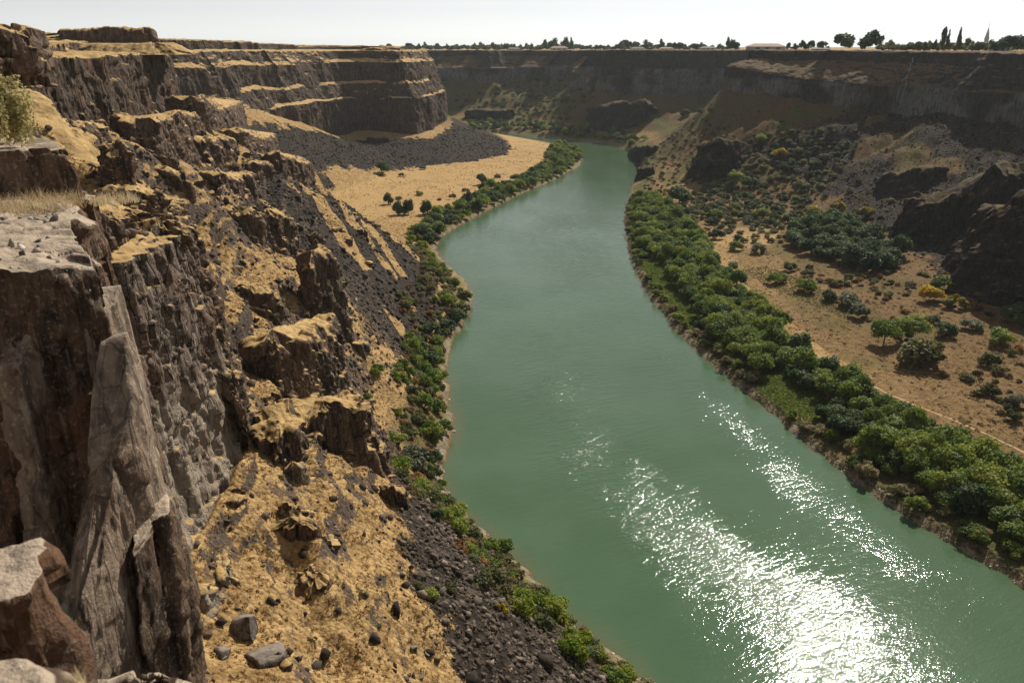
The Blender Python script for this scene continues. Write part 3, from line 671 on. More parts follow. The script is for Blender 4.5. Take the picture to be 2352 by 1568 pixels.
# the big buttress past the pillar and the ribs below the west wall
for feet, mat, lab, seed, kw in (
  ([(690,1022,925,8),(760,1042,915,8),(815,1042,900,6)], M_rock, 'big dark cliff block with a grassy top above the river trees', 513, dict(amp=1.1, colw=3.2)),
  ([(625,890,760,5),(690,905,740,6),(748,880,725,5)], M_rock, 'lumpy dark crag joined to the top of the big dark cliff block', 514, dict(amp=1.0, colw=2.4)),
  ([(712,740,580,5),(762,738,565,4)], M_rock, 'tall dark fin standing over the lumpy dark crag', 515, dict(amp=.9, colw=2.2)),
  ([(618,980,900,4),(660,1080,985,4),(690,1100,1030,4)], M_rock, 'brown ridge of rock beside the big dark cliff block', 516, dict(amp=.9)),
  ([(650,1110,1045,4),(712,1135,1070,4)], M_rubble, 'pale brown boulder-like end of rock below the big dark cliff block', 531, dict(amp=.8)),
  ([(640,1215,1155,4),(690,1280,1190,4),(728,1300,1240,4)], M_rock, 'long brown rock rib with a pale end in the golden grass', 517, dict(amp=.9)),
  ([(695,1370,1305,4),(755,1402,1330,4)], M_rock, 'dark rounded rock rib lowest in the golden grass', 518, dict(amp=.8)),
  ([(520,1165,1120,4),(600,1200,1150,3)], M_rock, 'shadowed brown rock step above the long brown rib', 519, dict(amp=.8)),
  ([(610,548,475,4),(660,557,488,4)], M_rock, 'solitary dark rock stump on the golden slope', 520, dict(amp=.9, colw=1.6)),
  ([(728,622,530,4),(750,622,540,3)], M_rock, 'thin dark pinnacle at the edge of the scree apron', 521, dict(amp=.8, colw=1.8)),
  ([(300,330,270,6),(380,326,262,7),(440,306,258,6)], M_rock, 'low columned band below the west rim', 523, dict(amp=.9, colw=2.0)),
  ([(432,288,222,8),(540,288,230,8)], M_rock, 'blocky dark band between the west wall and the scree', 524, dict(amp=1.0, colw=2.6)),
  ([(252,440,338,4),(320,452,345,4)], M_rock, 'group of stout dark columns above the near grass slope', 525, dict(amp=.8, colw=1.8)),
  ([(205,602,455,4),(265,616,485,4)], M_rock, 'tall dark columns just behind the slender pillar', 526, dict(amp=.7, colw=1.3)),
  ([(627,402,345,6),(706,422,362,5)], M_rock, 'brown bluff at the top of the scree apron', 527, dict(amp=.9)),
  ([(353,425,372,5),(450,456,402,5)], M_rock, 'tumbled dark crag in the middle of the grass slope', 528, dict(amp=1.0)),
  ([(797,805,782,4),(840,806,785,3)], M_rock, 'small dark outcrop beside the scree above the shore trees', 529, dict(amp=.7)),
  ([(878,1160,1115,4),(940,1176,1120,4)], M_rock, 'low dark knob of rock beside the scree near the shore', 530, dict(amp=.8)),
  ([(440,352,312,6),(520,356,318,6)], M_rock, 'stepped grassy ledge of rock under the blocky dark band', 532, dict(amp=1.0)),
  ([(540,330,292,6),(620,345,305,6)], M_rock, 'stepped rock ledge at the head of the scree apron', 533, dict(amp=1.0)),
  ([(470,430,392,5),(560,440,398,6)], M_rock, 'broken ledge of dark rock in the terraced grass', 534, dict(amp=1.0)),
  ([(560,400,366,5),(620,412,372,5)], M_rock, 'short dark ledge behind the solitary rock stump', 535, dict(amp=.9)),
  ([(150,240,198,3),(232,250,208,3)], M_rock, 'dark stepped rocks on the shoulder behind the sagebrush', 571, dict(amp=.8, colw=1.4)),
  ([(200,418,372,3),(255,428,384,3)], M_rock, 'broken dark rocks midway down the near grass slope', 572, dict(amp=.8, colw=1.2)),
  ([(300,482,440,3),(368,494,456,3)], M_rock, 'scattered dark ledge low on the near grass slope', 573, dict(amp=.8, colw=1.2)),
  ([(250,290,250,3),(300,300,262,3)], M_rock, 'small dark crag at the upper edge of the near grass slope', 574, dict(amp=.8, colw=1.3)),
  ([(175,330,275,3),(235,345,285,3)], M_rock, 'dark blocky rocks at the head of the near grass slope', 537, dict(amp=.8, colw=1.4)),
  ([(330,505,430,4),(395,520,450,4)], M_rock, 'row of dark columns across the middle of the near grass slope', 538, dict(amp=.8, colw=1.3)),
  ([(540,520,470,4),(600,535,490,4)], M_rock, 'low broken rock band beside the solitary rock stump', 539, dict(amp=.9, colw=1.5)),
  ([(560,690,640,4),(620,720,670,4)], M_rock, 'broken ledge of dark rock in the golden gully', 540, dict(amp=.9, colw=1.5)),
  ([(570,830,780,3),(615,860,800,3)], M_rock, 'small brown ledge low in the golden gully', 561, dict(amp=.8, colw=1.4)),
  ([(480,1330,1270,3),(545,1360,1300,3)], M_rubble, 'pale broken rock spur uphill of the big boulders', 562, dict(amp=.8, colw=1.2)),
  ([(430,1390,1310,3),(480,1420,1350,3)], M_rubble, 'leaning grey rock rib beside the slender pillar foot', 563, dict(amp=.8, colw=1.2)),
  ([(330,560,500,4),(395,580,525,4)], M_rock, 'dark knuckle of rock at the top of the near grass slope', 536, dict(amp=.8, colw=1.4)),
  # east side
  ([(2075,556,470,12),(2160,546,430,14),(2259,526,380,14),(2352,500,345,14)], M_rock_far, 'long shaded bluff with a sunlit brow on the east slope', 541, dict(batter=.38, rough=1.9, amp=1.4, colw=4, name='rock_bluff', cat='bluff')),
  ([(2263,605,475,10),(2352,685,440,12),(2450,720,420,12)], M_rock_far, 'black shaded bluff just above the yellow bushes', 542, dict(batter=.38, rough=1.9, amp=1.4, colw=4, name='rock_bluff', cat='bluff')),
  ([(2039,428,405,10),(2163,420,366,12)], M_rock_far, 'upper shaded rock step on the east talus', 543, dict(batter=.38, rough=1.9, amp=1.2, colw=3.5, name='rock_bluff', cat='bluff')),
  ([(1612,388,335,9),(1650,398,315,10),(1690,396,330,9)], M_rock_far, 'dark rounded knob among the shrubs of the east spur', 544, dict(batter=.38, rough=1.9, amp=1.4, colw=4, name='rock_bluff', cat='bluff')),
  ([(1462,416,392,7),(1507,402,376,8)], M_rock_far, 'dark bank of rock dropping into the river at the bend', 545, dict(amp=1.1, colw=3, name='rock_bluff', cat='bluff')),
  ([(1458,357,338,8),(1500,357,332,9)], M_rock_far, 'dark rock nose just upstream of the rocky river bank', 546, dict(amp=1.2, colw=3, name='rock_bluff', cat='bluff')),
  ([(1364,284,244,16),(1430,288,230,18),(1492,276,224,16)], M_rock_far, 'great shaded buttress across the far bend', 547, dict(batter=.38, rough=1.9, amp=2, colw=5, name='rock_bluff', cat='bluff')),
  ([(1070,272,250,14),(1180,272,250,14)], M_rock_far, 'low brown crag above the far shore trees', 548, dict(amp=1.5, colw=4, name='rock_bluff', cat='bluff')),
):
    fin(feet, mat, lab, seed, **kw)

def rib(ax, wd, mat, label, seed, amp, colw, batter=.12, rough=1.3, name='rock_outcrop', cat='rock outcrop', zb=None, wob=.5):
    """rocky rib along an axis of (x, y, z of the crest)"""
    ax = np.array(ax, float)
    ax = np.array([[np.interp(t, np.arange(len(ax)), ax[:, k]) for k in range(3)] for t in np.linspace(0, len(ax) - 1, len(ax) * 3 - 2)])
    per, inn = capsule(ax, np.full(len(ax), wd))
    per = per + np.stack([fbm(per[:, 0] / 6, per[:, 1] / 6, octs=3, seed=seed), fbm(per[:, 0] / 6 + 9, per[:, 1] / 6, octs=3, seed=seed + 1)], 1) * wd * wob
    zt = inn[:, 2] - 1 + fbm(per[:, 0] / 5, per[:, 1] / 5, octs=3, seed=seed + 3) * amp * 2
    zb_ = np.minimum(height(per[:, 0], per[:, 1]) - 6, zt - 2) if zb is None else np.full(len(per), zb)
    return tag(link(name, rock_sheet(name, per, inn[:, :2], zb_, zt, mat, batter, amp, colw, seed, rough=rough, ztop_in=inn[:, 2])), label, cat)
rib([(-60,112,109),(-66,140,107)], 5, M_rock, 'dark columned crag just behind the grey rubble buttress', 522, .9, 1.4, .12)
# the mesa and the outcrop on the west skyline
def skyline_fin(pts, wd, mat, label, seed, zb=126.0, batter=.25, amp=.7, colw=2, name='rock_outcrop', cat='rock outcrop'):
    ax = np.array([[(u - CX) / FPX * 0.938 * Y * 1.0, Y, z] for u, Y, z in pts])
    per, inn = capsule(ax, np.full(len(ax), wd))
    per = per + np.stack([fbm(per[:, 0] / 5, per[:, 1] / 5, octs=3, seed=seed), fbm(per[:, 0] / 5 + 9, per[:, 1] / 5, octs=3, seed=seed + 1)], 1) * wd * .4
    zt = inn[:, 2] + fbm(per[:, 0] / 4, per[:, 1] / 4, octs=3, seed=seed + 3) * .8
    me = rock_sheet(name, per, inn[:, :2], np.full(len(per), zb), zt, mat, batter, amp, colw, seed, rough=1.4, ztop_in=inn[:, 2])
    return tag(link(name, me), label, cat)
skyline_fin([(190,425,138.2),(230,428,138.8),(280,428,139.0),(320,425,138.4)], 8, M_rock, 'flat topped dark mesa standing above the west rim', 551, zb=130.5, name='rock_mesa', cat='mesa')
skyline_fin([(160,415,131.6),(340,415,131.6)], 12, M_rock, 'grassy rubble mound carrying the dark mesa', 553, zb=126.5, batter=1.6, amp=.5, name='grassy_mound', cat='mound')
skyline_fin([(-120,84,132.6),(-40,86,132.4),(12,88,131.6)], 3, M_rock, 'dark craggy rock on the skyline behind the sagebrush', 552)

# ------------------------------------------------------------------ foliage
def leaf_material(name, a, b, c, hue_var=0.42):
    """leaves: three real leaf colours mixed by clump and by plant, some light through the leaf"""
    t = NT(name); p = t.new('ShaderNodeTexCoord').outputs['Object']
    oi = t.new('ShaderNodeObjectInfo').outputs['Random']
    n = t.noise(p, 0.55, 3, 0.6)
    k = t.math('ADD', t.attr('tint'), t.math('MULTIPLY', t.math('SUBTRACT', oi, 0.5), hue_var * 2))
    k = t.math('ADD', k, t.math('SUBTRACT', n, 0.5))
    col_ = t.mix(t.ramp(k, 0.1, 0.55), a, b); col_ = t.mix(t.ramp(k, 0.6, 1.05), col_, c)
    t.done(col_, 0.6, None, 0.25)
    tr = t.new('ShaderNodeBsdfTranslucent'); t.put(tr.inputs['Color'], col_)
    mx = t.new('ShaderNodeMixShader'); mx.inputs[0].default_value = 0.42
    t.l.new(t.bsdf.outputs[0], mx.inputs[1]); t.l.new(tr.outputs[0], mx.inputs[2]); t.l.new(mx.outputs[0], t.out.inputs['Surface'])
    return t.m
def plain_material(name, colr, rough=.8, var=.25, scale=3.0):
    t = NT(name); p = t.new('ShaderNodeTexCoord').outputs['Object']
    n = t.noise(p, scale, 4)
    return t.done(t.mix(n, tuple(x * (1 - var) for x in colr), tuple(min(1, x * (1 + var)) for x in colr)), rough)
M_bark = plain_material('bark', (.09, .07, .05))
M_leaf = {
 'willow': leaf_material('willow_leaves', (.075, .13, .017), (.18, .245, .034), (.30, .33, .05)),
 'dark': leaf_material('dark_leaves', (.03, .062, .022), (.065, .11, .035), (.11, .155, .045)),
 'shrub': leaf_material('shrub_leaves', (.08, .09, .03), (.15, .155, .05), (.24, .22, .08)),
 'bright': leaf_material('bright_leaves', (.08, .14, .016), (.165, .23, .022), (.27, .30, .035)),
 'grey': leaf_material('grey_green_leaves', (.10, .115, .065), (.18, .195, .12), (.28, .28, .17)),
 'tan': leaf_material('tan_leaves', (.16, .14, .065), (.29, .245, .125), (.40, .33, .18)),
 'yellow': leaf_material('yellow_leaves', (.13, .15, .02), (.40, .31, .02), (.60, .42, .03)),
 'rust': leaf_material('rusty_leaves', (.16, .08, .025), (.30, .14, .036), (.38, .21, .055)),
 'brown': leaf_material('dry_brush_leaves', (.09, .07, .035), (.17, .12, .058), (.26, .19, .095)),
 'sage': leaf_material('sagebrush_leaves', (.24, .22, .10), (.46, .40, .17), (.60, .50, .24)),
}
def crown_mesh(name, lobes, nleaf, size, seed, mat, droop=0.0, z0=0.0):
    """leaf sized faces through the lobes (x, y, z, rx, ry, rz) of a crown"""
    r = np.random.default_rng(seed)
    lobes = np.array(lobes, float); vol = (lobes[:, 3] * lobes[:, 4] * lobes[:, 5]) ** .72; vol /= vol.sum()
    li = r.choice(len(lobes), nleaf, p=vol); Lb = lobes[li]
    d = r.normal(size=(nleaf, 3)); d /= np.linalg.norm(d, axis=1)[:, None]
    rad = (1 - r.random(nleaf) ** 2.2 * .65)
    bump = 1 + .34 * vnoise(d[:, 0] * 3.6 + li * 7.1, d[:, 1] * 3.6, d[:, 2] * 3.6, seed=seed)
    c = Lb[:, :3] + d * Lb[:, 3:6] * (rad * bump)[:, None]
    keep = c[:, 2] > z0; c = c[keep]; d = d[keep]; li = li[keep]; nleaf = len(c)
    nrm = d * .9 + r.normal(size=(nleaf, 3)) * .75; nrm[:, 2] += .75; nrm /= np.linalg.norm(nrm, axis=1)[:, None]
    up = r.normal(size=(nleaf, 3)); up[:, 2] -= droop
    a = np.cross(nrm, up); a /= np.linalg.norm(a, axis=1)[:, None] + 1e-9; b = np.cross(nrm, a)
    sz = size * (.6 + .8 * r.random(nleaf))[:, None]
    V = np.stack([c - a * sz * .5 - b * sz * .25, c - b * sz * .7 + a * sz * .1, c + a * sz * .5 + b * sz * .2, c + b * sz * .75], 1).reshape(-1, 3)
    Q = np.arange(nleaf * 4).reshape(-1, 4)
    lt = r.random(len(lobes)); tint = np.clip(lt[li] * .75 + r.random(nleaf) * .35, 0, 1)
    return mesh_from(name, V, Q, mat, dict(tint=np.repeat(tint, 4)))
def tube(pts, radii, n=6):
    pts = np.array(pts, float); V = []; Q = []
    tg = np.gradient(pts, axis=0); tg /= np.linalg.norm(tg, axis=1)[:, None]
    for p, t, r in zip(pts, tg, radii):
        a = np.cross(t, [0.3, 1, 0.1]); a /= np.linalg.norm(a); b = np.cross(t, a)
        for k in range(n):
            an = 2 * math.pi * k / n; V.append(p + (a * math.cos(an) + b * math.sin(an)) * r)
    for i in range(len(pts) - 1):
        for k in range(n): Q.append((i * n + k, i * n + (k + 1) % n, (i + 1) * n + (k + 1) % n, (i + 1) * n + k))
    return np.array(V), np.array(Q)
def trunk_mesh(name, tips, base_r, seed, h0):
    r = random.Random(seed); Vs = []; Qs = []; o = 0
    def put(p, rad):
        nonlocal o
        V, Q = tube(p, rad); Vs.append(V); Qs.append(Q + o); o += len(V)
    put([(0, 0, -1.0), (r.uniform(-.1, .1), 0, h0 * .5), (r.uniform(-.2, .2), r.uniform(-.2, .2), h0)], [base_r, base_r * .8, base_r * .6])
    for t in tips:
        m = (t[0] * .35 + r.uniform(-.2, .2), t[1] * .35, h0 + (t[2] - h0) * .55)
        put([(0, 0, h0 * .7), m, tuple(t)], [base_r * .5, base_r * .35, base_r * .1])
    return mesh_from(name, np.vstack(Vs), np.vstack(Qs), M_bark, smooth=True)
def lobes_round(seed, R_, H_, n, flat=.8, base=.35):
    """crown lobes filling an uneven dome of radius R_ and height H_"""
    r = random.Random(seed); L = []
    for k in range(n):
        a = 2 * math.pi * k / n * 2.4 + r.uniform(-.5, .5); q = math.sqrt((k + .5) / n) * R_ * .72
        z = H_ * (base + (1 - base) * .62 * (1 - (q / R_) ** 2) * r.uniform(.6, 1.3))
        s = R_ * r.uniform(.20, .48)
        L.append((q * math.cos(a), q * math.sin(a), z, s, s * r.uniform(.85, 1.15), s * flat * r.uniform(.8, 1.1)))
    return L
class Plant:
    """a few differently grown plants of one kind, copied over and over with shared meshes"""
    def __init__(s, name, mat, R_, H_, nl, nleaf, size, variants=3, trunk=True, seed=0, flat=.85, base=.35, droop=0.):
        s.name = name; s.v = []; s.R = R_; s.H = H_; s.trunk = trunk
        for k in range(variants):
            L = lobes_round(seed + k * 13, R_, H_, nl + k % 3, flat, base)
            cm = crown_mesh('crown', L, nleaf, size, seed + k, M_leaf[mat], droop)
            tm = trunk_mesh('trunk', [l[:3] for l in L[:5]], max(.06, R_ * .055), seed + k, H_ * .3) if trunk else None
            s.v.append((cm, tm))
    def place(s, p, scale=1.0, label=None, cat='tree', group=None, sz=None, rz=None):
        k = random.randrange(len(s.v)); cm, tm = s.v[k]
        if s.trunk:
            root = bpy.data.objects.new(s.name, None); col.objects.link(root); root.empty_display_size = .5
            c = link('crown', cm, root); t = link('trunk', tm, root)
        else:
            root = link(s.name, cm)
        root.location = p; root.rotation_euler = (0, 0, random.uniform(0, 6.28) if rz is None else rz)
        q = scale if sz is None else None
        root.scale = (scale * random.uniform(.9, 1.1), scale * random.uniform(.9, 1.1), scale * random.uniform(.75, 1.4)) if sz is None else sz
        return tag(root, label, cat, group)

P_willow = Plant('willow_tree', 'willow', 5.2, 8.5, 15, 2900, .5, 6, True, 700, base=.3)
P_bank = Plant('bank_tree', 'willow', 5.0, 7.5, 12, 1500, .6, 3, False, 705, base=.25)
P_thick = Plant('thicket_tree', 'dark', 5.0, 7.0, 9, 2200, .55, 3, False, 715, base=.2)
P_round = Plant('round_tree', 'dark', 4.4, 7.0, 10, 2600, .5, 3, True, 720, base=.08)
P_bright = Plant('leafy_shrub', 'bright', 3.2, 3.8, 7, 1500, .36, 3, False, 740, base=.15)
P_green = Plant('green_shrub', 'willow', 3.0, 3.6, 7, 1500, .36, 3, False, 750, base=.15)
P_dark = Plant('dark_shrub', 'dark', 3.0, 3.4, 7, 1400, .36, 3, False, 760, base=.15)
P_shrub = Plant('olive_shrub', 'shrub', 2.6, 2.6, 7, 1100, .34, 3, False, 770, base=.12)
P_hill = Plant('hillside_shrub', 'shrub', 2.6, 2.6, 7, 900, .38, 3, False, 775, base=.12)
P_far = Plant('canyon_shrub', 'shrub', 2.6, 2.8, 7, 700, .42, 3, False, 776, base=.1)
P_scrub = Plant('shore_scrub', 'shrub', 2.6, 2.4, 7, 800, .34, 3, False, 777, base=.1)
P_grey = Plant('grey_green_shrub', 'grey', 2.6, 2.6, 7, 1200, .32, 3, False, 780, base=.12)
P_tan = Plant('tan_shrub', 'tan', 3.2, 3.4, 7, 1700, .34, 3, False, 790, base=.15)
P_yellow = Plant('yellow_shrub', 'yellow', 3.2, 3.6, 7, 1700, .36, 3, False, 800, base=.15)
P_rust = Plant('rusty_shrub', 'rust', 1.8, 1.5, 6, 700, .26, 2, False, 810, base=.1)
P_brown = Plant('dry_bush', 'brown', 1.6, 1.4, 6, 600, .26, 3, False, 820, base=.1)

def scatter(poly, spacing, x0, x1, y0, y1, seed, cond=None, jitter=1.0):
    """points on the ground, about SPACING metres apart, inside a patch outlined in print pixels"""
    r = np.random.default_rng(seed)
    gx_ = np.arange(x0, x1, spacing); gy_ = np.arange(y0, y1, spacing)
    A, B = np.meshgrid(gx_, gy_, indexing='ij')
    A = A + r.uniform(-.5, .5, A.shape) * spacing * jitter; B = B + r.uniform(-.5, .5, B.shape) * spacing * jitter
    A, B = A.ravel(), B.ravel(); Z_ = height(A, B)
    P = np.stack([A, B, Z_], 1); uv, d = proj(P)
    m = in_px(poly, uv) & (bil(can_f, A, B) > .5) & (bil(wat_f, A, B) < .5)
    if cond is not None: m &= cond(A, B, Z_)
    return P[m]
ORD = 'first second third fourth fifth sixth seventh eighth ninth tenth eleventh twelfth thirteenth fourteenth fifteenth sixteenth seventeenth eighteenth nineteenth twentieth'.split()
def ordn(k):
    tens = {20: 'twenty', 30: 'thirty', 40: 'forty', 50: 'fifty', 60: 'sixty', 70: 'seventy', 80: 'eighty', 90: 'ninety'}
    if k < 20: return ORD[k]
    n = k + 1; t, o = n // 10 * 10, n % 10
    if n >= 100:
        h = ('', 'two ', 'three ', 'four ')[n // 100 - 1] + 'hundred'
        return h + ' and ' + ordn(n % 100 - 1) if n % 100 else h + 'th'
    return tens[t] + '-' + ORD[o - 1] if o else tens[t][:-1] + 'ieth'

# -- the thicket along the east bank
band = [(1432,470),(1445,445),(1500,470),(1560,495),(1612,540),(1640,615),(1722,700),(1812,778),(1855,826),(1945,895),(2060,955),(2205,1030),(2305,1105),(2460,1200),(2600,1300),(2500,1420),(2352,1330),(2250,1270),(2050,1145),(1850,1000),(1700,878),(1600,780),(1530,715),(1482,650),(1450,600),(1430,530)]
pts = scatter(band, 5.6, 70, 200, 120, 800, 31)
pts = pts[np.argsort(pts[:, 1])]
gap = lambda uv: in_px([(1745,865),(1815,858),(1860,915),(1900,950),(1855,985),(1750,905)], uv) | in_px([(1465,600),(1510,595),(1620,740),(1580,760)], uv)
cnt = {}
for p in pts:
    uv, d = proj(p)
    if gap(uv): continue
    dr = float(bil(dRR, p[0], p[1]))
    if dr < 2.4: continue
    inner = dr > 15
    row = "water's edge row" if dr < 10 else 'middle row' if dr < 20 else 'path side row'
    part = 'lower' if p[1] < 260 else 'middle' if p[1] < 430 else 'upper'
    kind = random.random()
    k = cnt.setdefault((row, part), [0]); i = k[0]; k[0] += 1
    lab = '{0} up the %s of the %s east thicket' % (row, part)
    if dr < 9 and (kind < .55 and p[1] < 400):
        P_tan.place(p, random.uniform(.8, 1.25), 'pale tan shrub, ' + lab.format(ordn(i)), 'shrub', 'tan shrubs along the east bank')
    elif dr < 9:
        P_green.place(p, random.uniform(.8, 1.2), 'low green shrub, ' + lab.format(ordn(i)), 'shrub', 'green shrubs along the east bank')
    elif kind < .16:
        P_round.place(p, random.uniform(.8, 1.2), 'dark green tree, ' + lab.format(ordn(i)), 'tree', 'trees of the east bank thicket')
    elif kind < .24:
        P_bright.place(p, random.uniform(1.1, 1.7), 'bright green bush, ' + lab.format(ordn(i)), 'bush', 'bushes of the east bank thicket')
    else:
        P_willow.place(p, random.uniform(.72, 1.2), 'green willow, ' + lab.format(ordn(i)), 'tree', 'trees of the east bank thicket')
print('thicket', {k: v[0] for k, v in cnt.items()})

# -- single shrubs and trees, traced by the foot of each: (u, v, width in print pixels, plant, words)
def place_px(u, v, wpx, plant, label, cat='shrub', group=None, hpx=None):
    p = hit(u, v)
    if p is None: return
    uv, d = proj(p)
    sc_ = wpx * d / FPX / (2 * plant.R * .98)
    k = 1.0 if hpx is None else (hpx * d / FPX / plant.H) / sc_
    p[2] -= .15
    return plant.place(p, sc_, label, cat, group, sz=(sc_, sc_ * random.uniform(.9, 1.1), sc_ * k))
G, B, D, O, Y_, T_, GR, W_, RT, BR, TR = P_green, P_bright, P_dark, P_shrub, P_yellow, P_tan, P_grey, P_willow, P_rust, P_brown, P_round
left_shore = [
 (968,572,34,B,'bright green shrub on the west shore where the leafy point narrows'),(990,556,38,D,'dark green shrub at the head of the west shore point'),(1018,628,28,G,'green shrub above the water on the west shore point'),
 (1041,656,34,G,'green shrub mid way out on the west shore point'),(1070,684,34,B,'bright green shrub on the very tip of the west shore point'),(1028,698,40,B,'yellowish green shrub behind the tip of the west shore point'),
 (1048,738,52,D,'big dark round shrub just below the tip of the west point'),(1070,712,30,GR,'grey green shrub at the water by the tip of the west point'),(991,768,52,D,'big dark shrub at the foot of the scree'),(1024,758,44,D,'dark shrub between the foot of the scree and the gravel beach'),
 (964,802,44,D,'dark green shrub uphill of the gravel beach'),(1006,796,46,B,'bright green shrub beside the gravel beach'),(990,832,46,D,'dark ball shaped shrub below the gravel beach'),(944,820,46,O,'olive shrub uphill of the dark ball shaped shrub'),
 (961,868,42,GR,'dusky grey green shrub above the wide bright one'),(1001,876,58,B,'wide bright green shrub hanging over the shore rocks'),(992,902,42,G,'mid green shrub under the wide bright one'),(998,940,52,O,'olive shrub in front of the pale shore rocks'),
 (944,905,40,O,'dull olive shrub set back on the scree'),(988,1000,66,B,'large glossy green shrub, tallest along the west shore'),(1021,985,40,G,'green shrub leaning out beside the large glossy one'),(937,996,52,O,'flat olive shrub uphill of the large glossy one'),
 (927,962,26,O,'small olive shrub on the grass slope'),(840,1002,28,G,'lone green shrub at the foot of the dark cliff block'),(843,918,30,G,'lone green shrub by the scree under the dark cliff block'),(863,856,40,B,'low bright patch of shrub amid the scree'),
 (950,1070,86,GR,'big grey green shrub, widest along the west shore'),(992,1060,50,D,'dark green shrub next to the big grey green one'),(996,1092,44,D,'dark shrub below the big grey green one'),(1008,1158,44,B,'bright shrub by the white rocks'),
 (998,1120,36,GR,'grey green shrub just above the white rocks'),(1003,1190,44,D,'dark shrub just below the white rocks'),(1048,1222,60,B,'vivid yellow green shrub at the water'),(1075,1272,48,G,'green shrub below the vivid yellow green one'),
 (1112,1264,44,G,'green shrub standing out over the river'),(1132,1302,46,G,'long green shrub trailing down the shore'),(1035,1354,44,O,'olive shrub at the edge of the grey rubble'),(988,1374,46,G,'green shrub alone in the grey rubble'),
 (958,1350,30,O,'small olive shrub in the grey rubble'),(1109,1346,62,O,'brownish olive shrub between rubble and shore'),(1156,1372,56,O,'olive shrub further down between rubble and shore'),(1152,1402,44,Y_,'yellowing shrub at the lower rubble edge'),
 (1196,1356,46,GR,'pale grey green shrub by a white shore rock'),(1226,1400,34,D,'dark narrow shrub on the lower shore'),(1250,1428,40,GR,'grey green shrub on the lower shore'),(1284,1434,40,Y_,'yellow green shrub at the water on the lower shore'),
 (1287,1462,42,GR,'dusky shrub among the lower shore stones'),(1327,1508,66,D,'large dark green shrub close to the lower end of the west shore'),(1368,1512,52,G,'green shrub joined to the large dark green one'),(1411,1562,66,B,'round bright green shrub at the lowest part of the shore'),
 (1482,1580,46,T_,'tan shrub cut by the lower edge of the view')]
for u, v, wp, pl, words_ in left_shore: place_px(u, v, wp, pl, words_)
flat = [(882,400,30,TR,'dark tree at the foot of the black talus'),(875,404,16,B,'bright bush beneath the dark tree at the talus foot'),(922,405,15,D,'small dark bush on the sandy flat beside the talus'),(971,389,20,GR,'grey bush at the edge of the black talus'),
 (1107,424,26,TR,'dark tree at the edge of the shore thicket'),(892,469,22,TR,'slim dark tree, uphill of the pair on the sandy flat'),(916,493,27,TR,'dark tree, the uphill one of the pair on the sandy flat'),(939,492,29,TR,'dark tree, the river side one of the pair on the sandy flat'),
 (981,493,28,TR,'tall dark tree alone on the sandy flat near the thicket'),(963,449,20,B,'low green bush in the middle of the sandy flat'),(916,458,20,BR,'brown brush between the slim tree and the sand'),(1040,452,18,BR,'brown brush on the sand by the shore thicket'),
 (1068,439,18,BR,'brown brush nearest the dark tree at the thicket edge'),(1142,408,18,BR,'brown brush at the upper end of the sand'),(1010,460,12,BR,'small brown tuft on the sand')]
for u, v, wp, pl, words_ in flat: place_px(u, v, wp, pl, words_, 'tree' if pl is TR else 'bush', hpx=(wp * 1.35 if pl is TR else None))
right_floor = [(2140,690,62,Y_,'yellow flowering bush, the uphill one of three'),(2192,706,58,Y_,'golden yellow bush at the end of the three'),(2165,668,58,B,'yellow green bush behind the golden ones'),(1872,505,52,Y_,'amber yellow bush above the dark thicket'),(1925,482,40,Y_,'yellow green bush at the foot of the talus'),
 (1990,498,44,Y_,'yellow bush at the corner of the dark thicket'),(2190,612,32,Y_,'small yellow bush under the black bluff'),(2030,788,72,W_,'willow clump, path side of the big round bush'),(2092,780,76,W_,'willow clump directly uphill of the big round bush'),(2062,760,50,B,'bright bush between the two willow clumps'),
 (2130,838,120,O,'broad dome shaped olive bush on the east flat'),(2345,745,84,TR,'tall dark tree below the black bluff'),(2332,932,56,GR,'round grey green bush alone on the dry flat'),(2380,1010,70,O,'olive bush at the edge of the dry flat'),(1645,548,38,D,'dark round bush on the bare sand'),(1690,575,38,G,'green bush where the path begins'),
 (1738,580,44,GR,'grey bush beside the green one where the path begins'),(1812,622,36,D,'low dark bush next to the reddish meadow'),(1950,702,70,GR,'silvery green bush above the brown brush'),(1976,730,62,GR,'silvery bush right above the willow clumps'),(2172,772,58,D,'dark bush uphill of the dome shaped one'),
 (2232,756,60,GR,'grey green bush in line with the dark one'),(2292,790,66,G,'green bush toward the black bluff'),(2272,836,58,O,'olive bush on the reddish grass'),(2140,742,40,O,'olive bush below the three yellow ones'),(1780,650,48,G,'green bush beside the reddish meadow'),(1850,668,54,G,'green bush midway along the reddish meadow'),
 (1905,690,44,D,'dark bush at the end of the reddish meadow'),(2255,600,36,GR,'grey bush in the mouth of the shaded cove'),(2205,590,34,G,'green bush in the mouth of the shaded cove'),(1692,424,42,W_,'leafy tree below the rounded knob'),(1722,430,38,TR,'dark tree below the rounded knob'),(1560,470,60,TR,'spreading dark tree at the head of the east thicket'),
 (1500,470,44,W_,'leafy tree by the water at the head of the east thicket'),(1750,500,40,G,'green bush on the east slope over the bare sand'),(1640,500,36,G,'green bush over the head of the path'),(1790,360,36,Y_,'yellowish bush high on the east slope'),(1745,330,30,W_,'green tree high on the east slope below the pale cliff'),
 (1610,262,26,O,'grey green tree on the far spur'),(1575,268,22,TR,'dark tree on the far spur'),(1600,640,0,None,'')]
for u, v, wp, pl, words_ in right_floor:
    if pl is not None: place_px(u, v, wp, pl, words_, 'tree' if pl in (TR, W_) else 'bush')
